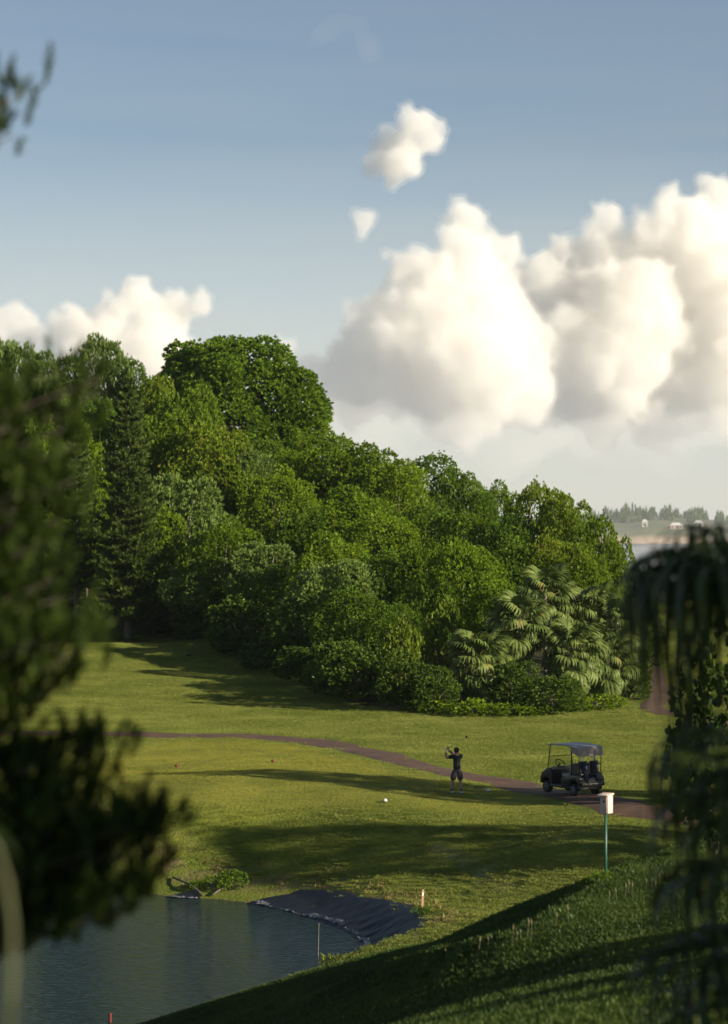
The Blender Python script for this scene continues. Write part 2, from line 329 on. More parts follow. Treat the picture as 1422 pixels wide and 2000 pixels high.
# ---- sea
M['sea']=watermat('sea_water',(.02,.06,.12),.08,.35,.8,.2)
V2=[(-3000,235,-15),(30000,235,-15),(30000,45000,-15),(-30000,45000,-15),(-30000,600,-15),(-3000,600,-15)]
me=bpy.data.meshes.new('sea_water'); me.from_pydata([(25,262,-15),(4000,262,-15),(40000,45000,-15),(-40000,45000,-15),(-4000,520,-15),(-60,520,-15)],[],[(0,1,2,3,4,5)]); me.materials.append(M['sea'])
tag(link('sea',me),kind='structure')
# ------------------------------------------------------------------ foliage generators
def unit(a): return a/np.maximum(np.linalg.norm(a,axis=-1,keepdims=True),1e-9)
def leaves(P0,D,Ln,Wd,rs):
    """diamond leaves: base P0, direction D (unit), length Ln, width Wd"""
    n=len(P0); s=unit(np.cross(D,rs.normal(size=(n,3)))); Ln=np.broadcast_to(Ln,(n,))[:,None]; Wd=np.broadcast_to(Wd,(n,))[:,None]
    m=P0+D*Ln*.5; V=np.stack([P0,m+s*Wd*.5,P0+D*Ln,m-s*Wd*.5],1).reshape(-1,3); return V,np.arange(4*n).reshape(n,4)
def tufts(Pc,A,k,Ln,Wd,spread,rs):
    n=len(Pc); P0=np.repeat(Pc,k,0); a=np.repeat(A,k,0); r=unit(np.cross(a,rs.normal(size=a.shape)))
    an=rs.uniform(.15,1,size=(n*k,1))*spread; D=unit(a*np.cos(an)+r*np.sin(an)); L=Ln*rs.uniform(.65,1.15,n*k)
    V,Fx=leaves(P0,D,L,Wd*L/Ln,rs); rnd=np.clip(np.repeat(rs.uniform(.15,.8,n),k)+rs.normal(0,.14,n*k),0,1); return V,Fx,rnd
def join(parts):
    V=[];Fs=[];R=[];n=0
    for v,f,r in parts: V.append(v);Fs.append(f+n);R.append(r);n+=len(v)
    return np.concatenate(V),np.concatenate(Fs),np.concatenate(R)
def crown_mesh(name,mat,seed,rx=4.0,rz=3.2,cz=5.4,lumps=26,lr=(.22,.46),sr=(.48,.92),tden=7.0,k=7,Ln=.30,Wd=.15,spread=1.0,up=.35,low=-.55):
    rs=np.random.default_rng(seed); C=[];R=[]
    for i in range(lumps):
        f=(i+.5)/lumps; zz=1-(1-low)*f; ph=i*2.39996+rs.uniform(-.4,.4); q=math.sqrt(max(0,1-zz*zz)); s=rs.uniform(*sr)
        C.append([rx*q*math.cos(ph)*s,rx*q*math.sin(ph)*s,cz+rz*zz*s]); R.append(rx*rs.uniform(*lr))
    C.append([0,0,cz]); R.append(min(rx,rz)*.62); C=np.array(C);R=np.array(R)
    parts=[]
    for i in range(len(C)):
        m=int(4*math.pi*R[i]**2*tden); d=unit(rs.normal(size=(m,3))); p=C[i]+d*(R[i]*(rs.uniform(.72,1.03,(m,1))+rs.exponential(.05,(m,1))))*np.array([1,1,.85])
        dist=np.linalg.norm(p[:,None]-C[None],axis=2)/R[None]; dist[:,i]=9; keep=(dist.min(1)>.8)
        p=p[keep]; d=d[keep]
        if not len(p): continue
        ax=unit(d*.75+unit((p-np.array([0,0,cz-.5])))*.5+np.array([0,0,up])+rs.normal(0,.25,p.shape)); parts.append(tufts(p,ax,k,Ln,Wd,spread,rs))
    V,Fx,r=join(parts); return mesh_np(name,V,Fx,mat,False,{'rnd':('FACE',r)}),C,R
def trunk_mesh(name,mat,seed,C,R,ht,r0=.22,limbs=7,base=-1.2):
    rn=random.Random(seed); mb=MB(); top=Vector((rn.uniform(-.3,.3),rn.uniform(-.3,.3),ht))
    pts=[Vector((0,0,base)),Vector((0,0,0)),Vector((.12,.05,ht*.35)),Vector((-.05,.1,ht*.7)),top]; mb.tube(pts,[r0*1.5,r0*1.2,r0,r0*.7,r0*.3],8)
    for i in rn.sample(range(len(C)),min(limbs,len(C))):
        c=Vector(C[i]); a=pts[2].lerp(pts[3],rn.random()); m=a.lerp(c,.5)+Vector((0,0,-.25)); mb.tube([a,m,c],[r0*.5,r0*.33,r0*.1],6)
    o=mb.build(name,mat,None,True); me=o.data; bpy.data.objects.remove(o); return me
PROTO={}
def proto(key,mat,seeds,bark='bark',**kw):
    L=[]
    for s in seeds:
        cm,C,R=crown_mesh('crown',M[mat],s,**kw); rx=kw.get('rx',4.0); rz=kw.get('rz',3.2); cz=kw.get('cz',5.4)
        co=np.empty(len(cm.vertices)*3,dtype=np.float32); cm.vertices.foreach_get('co',co); co=co.reshape(-1,3)
        L.append((cm,trunk_mesh('trunk',M[bark],s,C,R,cz+rz*.2,.05*rx),float(np.percentile(co[:,2],99.7)),float(np.percentile(np.abs(co[:,:2]),98))))
    PROTO[key]=L
proto('bright','leaf_bright',[11,12,13],rx=4,rz=3.6,cz=5.0,lumps=30,low=-.85,tden=13,Ln=.24,Wd=.13)
proto('dark','leaf_dark',[21,22],rx=4.2,rz=3.2,cz=5.6,lumps=30,k=7,tden=13,Ln=.24,Wd=.13,low=-.8)
proto('pale','leaf_pale',[31,32],bark='bark_pale',rx=4,rz=3.4,cz=4.8,lumps=26,low=-.85,Ln=.36,Wd=.10,k=8,spread=.75,up=.8,tden=11)
proto('olive','leaf_olive',[41,42],rx=4,rz=3.6,cz=5.0,lumps=28,low=-.85,tden=13,Ln=.24,Wd=.13)
proto('shrub','leaf_shrub',[51,52],rx=2.4,rz=2.0,cz=1.9,lumps=18,low=-.8,Ln=.22,Wd=.12,tden=15)
proto('yellow','leaf_yellow',[61],rx=2.4,rz=2.2,cz=2.6,lumps=18,low=-.8,Ln=.34,Wd=.2,tden=5,k=6)
# one large spreading tree of its own
proto('great','leaf_dark',[71],rx=8.0,rz=6.6,cz=7.0,lumps=170,sr=(.3,1.0),lr=(.15,.28),tden=11,k=8,Ln=.34,Wd=.19,low=-.9)
LAB={'bright':('broadleaf_tree','leafy bright green broadleaf tree in the hillside wood','bright green trees of the hillside wood'),
 'dark':('broadleaf_tree','deep green dense broadleaf tree in the hillside wood','deep green trees of the hillside wood'),
 'pale':('narrow_leaved_tree','pale grey-green tree with narrow upright leaves in the hillside wood','pale narrow-leaved trees of the wood'),
 'olive':('broadleaf_tree','olive green tree with yellowish new leaves in the hillside wood','olive green trees of the wood'),
 'shrub':('woodland_shrub','dark green rounded shrub filling the lower edge of the wood','dark shrubs along the edge of the wood'),
 'yellow':('broadleaf_sapling','yellow-green sapling with large leaves beside the fan palms','yellow-green saplings beside the palms')}
_cnt={}
def put_tree(key,x,y,top,width,label=None,name=None,group=None,cat=None,var=None,zbase=None,rz=None):
    L=PROTO[key]; i=_cnt.get(key,0); _cnt[key]=i+1; cm,tm,ph,pw=L[(i if var is None else var)%len(L)]
    zb=h(x,y) if zbase is None else zbase; rn=random.Random(i*17+len(key))
    o=empty(name or LAB[key][0],(x,y,zb-.05),rn.uniform(0,6.28) if rz is None else rz)
    sz=(top-zb)/ph; sx=width/2/pw; o.scale=(sx,sx*rn.uniform(.9,1.1),sz)
    link('crown',cm,o); link('trunk',tm,o)
    if label: tag(o,label,cat or 'tree',group)
    else:
        wh,gr=('on the crest of the wooded hill','on the hill crest') if y>=203 else (('halfway up the wooded slope','on the middle slope') if y>=176 else ('low on the slope near the palms','low on the slope')) if x>-9 else ('halfway up the wooded slope','on the middle slope')
        if key in('shrub','yellow'): tag(o,LAB[key][1],'shrub' if key=='shrub' else 'tree',LAB[key][2])
        else: tag(o,LAB[key][1].replace('in the hillside wood',wh),'tree',LAB[key][2].replace('of the hillside wood',gr).replace('of the wood',gr))
    return o
def px_tree(key,u,v,Y,wpx,**kw):
    x=(u-CU)/F*Y; return put_tree(key,x,Y,-(v-HV)/F*Y,wpx/F*Y,**kw)
# ------------------------------------------------------------------ the hillside wood, tree by tree (u, v of the crown's top, depth, width)
px_tree('great',450,660,228,375,label='great round-headed dark green tree rising above the wood on the hill crest',name='broadleaf_tree',group=None)
for k,u,v,Y,wd in [
 ('dark',470,790,241,250),('dark',380,830,238,170),('bright',560,880,212,150),('dark',500,860,214,140),('bright',625,835,218,130),('dark',690,880,212,150),('pale',35,668,236,150),('pale',110,690,228,130),('pale',190,660,232,135),('dark',258,700,246,90),('pale',-40,655,240,140),('pale',80,740,215,150),
 ('olive',300,738,207,120),('olive',375,752,205,140),('olive',420,828,197,200),('bright',170,830,196,110),('dark',195,770,212,100),('olive',330,800,202,130),
 ('pale',360,930,186,190),('bright',300,990,183,140),('bright',545,912,192,170),('pale',470,880,196,130),('bright',650,852,206,170),('olive',725,866,205,150),('dark',835,888,210,130),('bright',780,900,200,130),
 ('dark',900,915,206,120),('bright',965,940,200,120),('dark',930,960,190,120),('olive',1050,945,178,140),('olive',1110,965,172,130),('olive',1165,1010,164,110),('olive',1205,1050,156,90),
 ('bright',690,950,184,210),('dark',590,990,182,150),('dark',820,985,184,150),('bright',750,1000,176,170),('olive',900,1000,176,150),('dark',990,1010,172,130),
 ('bright',430,1010,180,170),('pale',520,1060,176,160),('bright',650,1040,170,180),('dark',560,1110,172,170),('pale',650,1095,160,190),('dark',740,1075,162,150),('pale',400,1090,180,170),
 ('bright',905,1055,152,170),('olive',830,1060,160,130),('dark',1010,1050,160,130),('olive',1080,1050,160,150),('olive',1150,1085,152,110),('bright',960,1120,143,130),('dark',850,1120,150,120),
 ('shrub',330,1150,186,190),('shrub',420,1170,180,190),('shrub',510,1160,170,190),('shrub',600,1170,158,190),('dark',690,1150,150,180),('dark',760,1180,142,150),
 ('bright',60,800,205,150),('dark',60,900,196,150),('dark',130,900,200,120),('bright',120,1000,194,120),('dark',60,1060,196,150),
 ]:
    px_tree(k,u,v,Y,wd)
for u,v,Y,wd in [(700,1250,137,150),(790,1270,131,120),(650,1290,141,110),(850,1300,129.5,100),(600,1260,148,130),(540,1240,158,130),(470,1225,167,130),(400,1215,176,120),(330,1210,183,120),(200,1190,192,130),(110,1170,196,130),(30,1150,200,150),(1000,1290,131,90),(1230,1290,137,80),(1240,1200,145,100)]:
    px_tree('shrub',u,v,Y,wd)
px_tree('yellow',785,1205,132,75); px_tree('yellow',865,1165,137,80)
px_tree('shrub',1075,1318,127.6,125,label='bushy green shrub at the foot of the fan palms',cat='shrub',name='leafy_shrub')
# low leafy growth at the edge of the mown grass
proto('low','leaf_bright',[81,82],rx=1.0,rz=.55,cz=.45,lumps=12,low=-.5,Ln=.16,Wd=.10,tden=16,k=6)
for i,(u,v) in enumerate([(850,1392),(885,1396),(925,1397),(965,1397),(1005,1397),(1130,1390),(1165,1386),(1200,1382),(1035,1397),(815,1388)]):
    p=hit(u,v); put_tree('low',p.x,p.y,p.z+random.Random(i).uniform(.6,1.0),random.Random(i+50).uniform(1.5,2.2),label='low leafy clump where the palms meet the mown grass',name='leafy_clump',cat='plant',group='leafy clumps below the palms')
# ------------------------------------------------------------------ conifers
def conifer_mesh(seed,ht,rb,whorls,den,Ln,Wd,start=.1,droop=.12):
    rs=np.random.default_rng(seed); tp=[];ta=[]; wood=MB(); wood.tube([(0,0,-1),(0,0,0),(0,0,ht*.5),(0,0,ht)],[.36,.30,.17,.02],8)
    for i in range(whorls):
        f=i/(whorls-1); z=ht*(start+(1-start)*f**.93); r=rb*(1-f)**.62*(.78+.3*rs.random())+.12
        nb=int(7-2*f)
        for b in range(nb):
            a=b*2*math.pi/nb+rs.uniform(-.35,.35)+i*.7; rr=r*rs.uniform(.7,1.12); n=max(3,int(rr*den))
            t=np.linspace(.18,1,n); x=np.cos(a)*rr*t; y=np.sin(a)*rr*t; zz=z-droop*rr*np.sin(t*2.4)+.22*rr*t**3
            wood.tube([(0,0,z),(x[n//2],y[n//2],zz[n//2]),(x[-1],y[-1],zz[-1])],[.06,.035,.01],4,False)
            for s in (-1,0,1,.5,-.5):
                side=np.array([-np.sin(a),np.cos(a)])*s; off=.38*(1-.4*t)*rr/3
                p=np.stack([x+side[0]*off*1.6,y+side[1]*off*1.6,zz+rs.normal(0,.05,n)],-1)+rs.normal(0,.06,(n,3)); tp.append(p)
                ta.append(unit(np.stack([np.cos(a)*.55+side[0]*.4+0*t,np.sin(a)*.55+side[1]*.4+0*t,.75+0*t],-1)))
    p=np.concatenate(tp); a=np.concatenate(ta); V,Fx,r=tufts(p,a,7,Ln,Wd,.7,rs)
    o=wood.build('trunk',M['bark'],None,True); tm=o.data; bpy.data.objects.remove(o)
    return mesh_np('crown',V,Fx,M['needle'],False,{'rnd':('FACE',r)}),tm
cm,tm=conifer_mesh(5,18.4,2.9,30,5.5,.42,.075)
pb=hit(250,1253)
pine=tag(empty('conifer',(pb.x,pb.y,pb.z),.4),'tall dark pyramid conifer standing alone on the lawn before the wood','tree'); link('crown',cm,pine); link('trunk',tm,pine)
s=(-(748-HV)/F*pb.y-pb.z)/18.4; pine.scale=(s,s,s)
x=(150-CU)/F*186; zb=h(x,186)
p2=tag(empty('conifer',(x,186,zb),2.1),'thinner conifer with a bare grey trunk half behind the pyramid conifer','tree'); cm2,tm2=conifer_mesh(9,15.5,2.3,20,4.5,.42,.08,start=.25); link('crown',cm2,p2); link('trunk',tm2,p2)
for i,(u,v,r) in enumerate([(232,1250,1.6),(262,1252,1.5)]):
    p=hit(u,v); put_tree('low',p.x,p.y,p.z+.45,r*1.6,label='low leafy growth round the foot of the lone conifer',name='leafy_clump',cat='plant',group='growth at the foot of the conifer')
# ------------------------------------------------------------------ fan palms
def fan_leaf(seed,pet,r,seg=22,droop=1.0,width=.06,arc=2.1,steps=5,stiff=.45,mat='palm_leaf'):
    """local frame: petiole runs along +x from the origin, blade spreads at its end, gravity along -z"""
    rs=np.random.default_rng(seed); V=[];Fs=[];R=[]
    def ribbon(pts,wd,side,c):
        n=len(V)
        for p,w_ in zip(pts,wd): V.append(p-side*w_); V.append(p+side*w_)
        for i in range(len(pts)-1): Fs.append((n+2*i,n+2*i+1,n+2*i+3,n+2*i+2)); R.append(c)
    hub=np.array([pet,0,0.])
    ribbon([np.zeros(3),hub*.5+np.array([0,0,.03*pet]),hub],[.022*r,.018*r,.014*r],np.array([0,1.,0]),.8)
    ribbon([np.zeros(3),hub*.5+np.array([0,0,.03*pet]),hub],[.022*r,.018*r,.014*r],np.array([0,0.,1]),.8)
    for i in range(seg):
        a=-arc+2*arc*(i+.5)/seg+rs.normal(0,.02); d=np.array([math.cos(a),math.sin(a),.12+rs.normal(0,.05)]); p=hub.copy(); L=r*(.72+.28*math.cos(a*.55))*rs.uniform(.9,1.1); pts=[p.copy()]; w=[.006*r]
        for s_ in range(steps):
            f=(s_+1)/steps; g=max(0,f-stiff)*droop*1.9; d=unit(d+np.array([0,0,-g])); p=p+d*L/steps; pts.append(p.copy()); w.append(width*r*(math.sin(min(1,f*1.6+.1)*math.pi/2) if f<.6 else (1-f)/.4*.95+.05))
        side=unit(np.cross(pts[2]-pts[0],np.array([0,0,1.])+rs.normal(0,.35,3))); ribbon(pts,w,side,float(np.clip(rs.normal(.45,.18),0,1)))
    return mesh_np('leaf',np.array(V),np.array(Fs),M[mat],False,{'rnd':('FACE',np.array(R))})
FL=[fan_leaf(s,p,r,droop=dr,stiff=.38,seg=24) for s,p,r,dr in [(1,1.05,1.05,1.0),(2,1.0,1.15,1.3),(3,1.15,1.0,.8),(4,.85,1.1,1.7)]]
def palm_tree(name,label,loc,trunk_h,leafmeshes,n,scale,seed,group=None,rt=.13,elev=(-1.5,1.1),bark='bark_pale'):
    rn=random.Random(seed); o=tag(empty(name,loc),label,'palm tree',group); mb=MB()
    mb.tube([(0,0,-.4)]+[(.03*math.sin(i),.03*math.cos(i*1.3),trunk_h*i/6) for i in range(7)],[rt*1.3]+[rt*(1.15-.05*i) for i in range(7)],9); mb.build('trunk',M[bark],o,True)
    for i in range(n):
        f=(i+.5)/n; az=i*2.39996+rn.uniform(-.3,.3); e=elev[1]+(elev[0]-elev[1])*f+rn.uniform(-.12,.12)
        lf=link('leaf',leafmeshes[i%len(leafmeshes)],o); lf.location=(0,0,trunk_h-.9*f); lf.rotation_euler=(rn.uniform(-.25,.25),-e,az); s=scale*rn.uniform(.85,1.12); lf.scale=(s,s,s)
    return o
for i,(u,v,hh,n,sc,lab) in enumerate([
   (938,1385,2.7,56,1.1,'fan palm with drooping pleated leaves standing forward at the edge of the grass'),
   (1125,1378,3.1,60,1.1,'broad fan palm with many hanging leaves beside the leafy shrub'),
   (1192,1372,2.4,48,1.0,'fan palm at the outer corner of the palm clump beside the path')]):
    p=hit(u,v); palm_tree('fan_palm',lab,(p.x,p.y+1.2,h(p.x,p.y+1.2)),hh,FL,n,sc,i+3)
for i,(u,vt,Y) in enumerate([(1065,1105,139),(1015,1150,134.5),(1150,1135,140),(1205,1160,139)]):
    x=(u-CU)/F*Y; zb=h(x,Y); palm_tree('fan_palm','fan palm half hidden behind the front palms',(x,Y,zb),-(vt-HV)/F*Y-zb-1.6,FL,46,1.05,i+20,'fan palms behind the front row')
# ------------------------------------------------------------------ trees to the right of the frame; their long shadows cross the lawn
def shade_tree(key,x,y,ht,wd,label,name='broadleaf_tree'):
    z=h(x,y); return put_tree(key,x,y,z+ht,wd,label=label,name=name,cat='tree')
def shade_from(key,g,t,wd,label):
    c=Vector(g)+SUN*t; return shade_tree(key,c.x,c.y,c.z-h(c.x,c.y),wd,label)
shade_from('dark',hit(335,1513),38,6.6,'deep green tree beyond the parked golf cart, right of the cart path')
shade_from('dark',hit(430,1640),41,4.6,'tall deep green tree on the slope right of the pond')
shade_from('dark',P(1480,900,8.4),10.5,6.8,'broad dark tree on the near slope to the right of the viewpoint')
shade_from('dark',P(1500,920,12.0),10,5.6,'unseen second dark tree added to shade the hanging palm leaves')  # added out of frame to keep the near palm in shade
shade_from('dark',hit(860,1965),17,6.4,'dark tree on the near slope above the pond bank')
shade_from('bright',hit(1190,1925),13.5,5.4,'low bright green tree on the near slope')
# large-leaved bush at the right, on the near bank; shade is in its leaf colour
proto('grape','leaf_bush_shaded',[91],rx=1.5,rz=1.8,cz=2.0,lumps=22,low=-.9,Ln=.2,Wd=.17,tden=11,k=4,spread=1.2)
b=P(1420,1225,46); put_tree('grape',b.x,b.y,b.z,2.2,label='dark large-leaved bush growing on the near bank beyond the hanging palm leaves',name='leafy_bush',cat='bush')
b=P(1395,1420,44.5); put_tree('grape',b.x,b.y,b.z,1.5,label='smaller dark bush at the foot of the large-leaved bush',name='leafy_bush',cat='bush')
# ------------------------------------------------------------------ grass (geometry nodes, uncountable)
def tuft_mesh(seed,n,rad,ht,wd,lean,mat):
    rs=np.random.default_rng(seed); a=rs.uniform(0,6.28,n); r=rad*np.sqrt(rs.random(n)); p=np.stack([r*np.cos(a),r*np.sin(a),0*a-.005],-1)
    d=unit(np.stack([rs.normal(0,lean,n),rs.normal(0,lean,n),np.ones(n)],-1)); L=ht*rs.uniform(.6,1.2,n); s=unit(np.cross(d,rs.normal(size=(n,3))))
    bend=np.stack([rs.normal(0,.5,n),rs.normal(0,.5,n),-.3*np.ones(n)],-1)*L[:,None]*.3
    V=np.stack([p-s*wd/2,p+s*wd/2,p+d*L[:,None]*.55+s*wd*.35,p+d*L[:,None]+bend],1).reshape(-1,3)
    return mesh_np('tuft',V,np.arange(4*n).reshape(n,4),mat,False,{'rnd':('FACE',np.clip(rs.normal(.45,.2,n),0,1))})
def scatter(name,label,xs,ys,maskfn,dens,tm,seed,smin=.7,smax=1.3):
    V,Fc=grid(xs,ys,.0); c=V[Fc].mean(1); keep=maskfn(c[:,:2])>0.02; Fk=Fc[keep]
    me=mesh_np(name,V,Fk,tm.materials[0],False,{'dens':('POINT',maskfn(V[:,:2]))})
    tob=bpy.data.objects.new(name+'_tuft',tm)
    o=link(name,me); ng=bpy.data.node_groups.new(name,'GeometryNodeTree'); N=ng.nodes.new; L=ng.links.new
    ng.interface.new_socket('Geometry',in_out='INPUT',socket_type='NodeSocketGeometry'); ng.interface.new_socket('Geometry',in_out='OUTPUT',socket_type='NodeSocketGeometry')
    gi=N('NodeGroupInput'); go=N('NodeGroupOutput'); di=N('GeometryNodeDistributePointsOnFaces'); na=N('GeometryNodeInputNamedAttribute'); na.data_type='FLOAT'; na.inputs['Name'].default_value='dens'
    mu=N('ShaderNodeMath'); mu.operation='MULTIPLY'; mu.inputs[1].default_value=dens; L(na.outputs['Attribute'],mu.inputs[0]); L(mu.outputs[0],di.inputs['Density']); di.inputs['Seed'].default_value=seed
    ob=N('GeometryNodeObjectInfo'); ob.inputs['Object'].default_value=tob; ob.inputs['As Instance'].default_value=True
    ins=N('GeometryNodeInstanceOnPoints'); rr=N('FunctionNodeRandomValue'); rr.data_type='FLOAT_VECTOR'; rr.inputs[0].default_value=(-.12,-.12,0); rr.inputs[1].default_value=(.12,.12,6.28)
    rsn=N('FunctionNodeRandomValue'); rsn.data_type='FLOAT'; rsn.inputs[2].default_value=smin; rsn.inputs[3].default_value=smax
    L(gi.outputs[0],di.inputs['Mesh']); L(di.outputs['Points'],ins.inputs['Points']); L(ob.outputs['Geometry'],ins.inputs['Instance']); L(rr.outputs[0],ins.inputs['Rotation']); L(rsn.outputs[1],ins.inputs['Scale']); L(ins.outputs[0],go.inputs[0])
    m=o.modifiers.new('scatter','NODES'); m.node_group=ng; return tag(o,label,None,None,'stuff')
def frust(xy,m=1.5): return (np.abs(xy[:,0])<(760/F*xy[:,1]+m))*1.0
def m_common(xy):
    a=np.ones(len(xy)); a*=frust(xy); a*=sstep((polydist(xy,PATHC,False)-1.0)/.25); a*=sstep((polydist(xy,PATHC2,False)-1.0)/.25)
    dp=polydist(xy,PONDC); a*=np.where(xy[:,1]>72.6,sstep((dp-1.9)/.7),sstep((dp-.05)/.3)); a*=1-.75*sstep(1-polydist(xy,TRAIL,False)/.3); return a
def m_tee(xy): return sstep(-polydist(xy,TEE)/1.0+.3)*m_common(xy)
def m_rough(xy): return (1-sstep(-polydist(xy,TEE)/1.0+.3))*m_common(xy)*sstep(polydist(xy,FEDGE)/1.0+1.5)
TR=[tuft_mesh(s,150,.36,.055,.010,.65,M['grass_rough']) for s in (1,)]
scatter('rough_grass','rough green grass of the fairway edge and slopes',np.arange(-26,26.1,1.0),np.arange(64,196,1.0),m_rough,16,TR[0],1,.8,1.15)
TT=tuft_mesh(2,110,.42,.022,.016,.65,M['grass_tee']); scatter('mown_grass','short mown yellow-green grass of the tee',np.arange(-20,16.1,.8),np.arange(78,124,.8),m_tee,12,TT,2)
def m_bank(xy): return m_common(xy)*sstep((72-xy[:,1])/2)
TB=tuft_mesh(3,26,.11,.07,.006,.6,M['grass_bank_shaded']); scatter('bank_grass','short green grass of the near bank, coloured darker for shade',np.arange(-9,12.1,.6),np.arange(17,74,.6),m_bank,130,TB,3)
def nzv(xy,s): return np.array([noise.noise(Vector((a*s,b_*s,3.1))) for a,b_ in xy])
CREST=np.array([P(u,v,Y)[:2] for u,v,Y in [(485,1997,47),(700,1945,42),(900,1880,39),(1000,1853,38),(1110,1790,39.5),(1300,1690,46),(1422,1645,52)]])
def m_long(xy): return np.clip(m_common(xy)*(sstep(1-polydist(xy,CREST,False)/.8)*.9),0,1)*(xy[:,1]<70)
TL=tuft_mesh(4,16,.10,.13,.006,.6,M['grass_bank_shaded']); scatter('long_grass','longer unmown grass along the crest of the near bank',np.arange(-9,12.1,.6),np.arange(26,74,.6),m_long,22,TL,4,.5,1.3)
RIMC=PONDC
def m_rim(xy): dp=polydist(xy,PONDC); return frust(xy)*np.clip(sstep(1-np.abs(dp-2.5)/.7)*(xy[:,1]>73)*sstep(nzv(xy,.9)*2.2+.45),0,1)
TD=tuft_mesh(5,18,.16,.16,.014,.6,M['grass_dry']); scatter('dry_rim_grass','dry tangled grass along the rim of the pond',np.arange(-12,4.1,.4),np.arange(72,92,.4),m_rim,14,TD,5,.6,1.3)
TW=tuft_mesh(6,20,.14,.28,.016,.5,M['grass_rough'])
# seed stalks standing singly along the crest
rn=random.Random(4)
def seed_stalk(p,ht,i):
    mb=MB(); l=Vector((rn.uniform(-.12,.12),rn.uniform(-.1,.1),1)); a=Vector(p); mb.tube([a,a+l*ht*.6,a+l*ht+Vector((.02,0,0))],[.003,.0025,.002],4); mb.tube([a+l*ht*.8,a+l*ht*.92,a+l*ht*1.12],[.003,.007,.002],5)
    o=mb.build('grass_stalk',M['seed']); return tag(o,'thin pale seeding grass stalk standing above the bank crest','grass stalk','seeding grass stalks on the near bank')
for i,(u,v) in enumerate([(955,1850),(962,1846),(1000,1842),(1010,1840),(1018,1835),(1030,1830),(1040,1828),(1086,1812),(1112,1802),(1190,1768),(1205,1760),(1222,1757),(1228,1752),(1235,1755),(1262,1742),(1272,1735),(1280,1738),(1288,1730),(1295,1733),(1303,1725),(1310,1728),(1340,1712),(570,1972),(640,1955),(870,1872),(935,1862)]):
    p=hit(u,v); seed_stalk(p-Vector((0,0,.02)),rn.uniform(.14,.3),i)
# reedy tufts at the water's edge, a bush at the foot of the nest box and by the stake
def tuft_obj(name,u,v,ht,n,rad,mat,label,cat,group,seed,p=None):
    p=p or hit(u,v); me=tuft_mesh(seed,n,rad,ht,.014,.35,M[mat]); me.name='blades'; o=link(name,me); o.location=p; return tag(o,label,cat,group)
for i,(u,v,hh,r) in enumerate([(590,1897,.4,.3),(605,1893,.55,.25),(625,1884,.4,.3),(645,1879,.3,.3),(530,1921,.35,.2),(505,1930,.3,.25),(560,1908,.3,.25),(470,1942,.3,.2),(690,1865,.25,.25)]):
    tuft_obj('reed_tuft',u,v,hh,60,r,'grass_rough','tuft of light green reedy grass at the edge of the pond','reeds','reedy tufts along the near shore',i+40)
proto('weed','leaf_dark',[83],rx=.6,rz=.4,cz=.3,lumps=10,low=-.5,Ln=.09,Wd=.05,tden=60,k=6)
def weed(u,v,ht,wd,label,group=None):
    p=hit(u,v); return put_tree('weed',p.x,p.y,p.z+ht,wd,label=label,name='weed_clump',cat='weed',group=group)
weed(1178,1722,.22,.55,'bright leafy weeds round the foot of the nest box post'); weed(1150,1727,.15,.4,'low weeds on the bank crest left of the nest box post'); 
weed(828,1785,.3,.8,'leafy weeds beside the wooden stake'); weed(452,1738,.75,1.1,'leafy weed bush between the two pieces of pond liner'); weed(385,1738,.4,.7,'small weed bush at the broken pond rim')
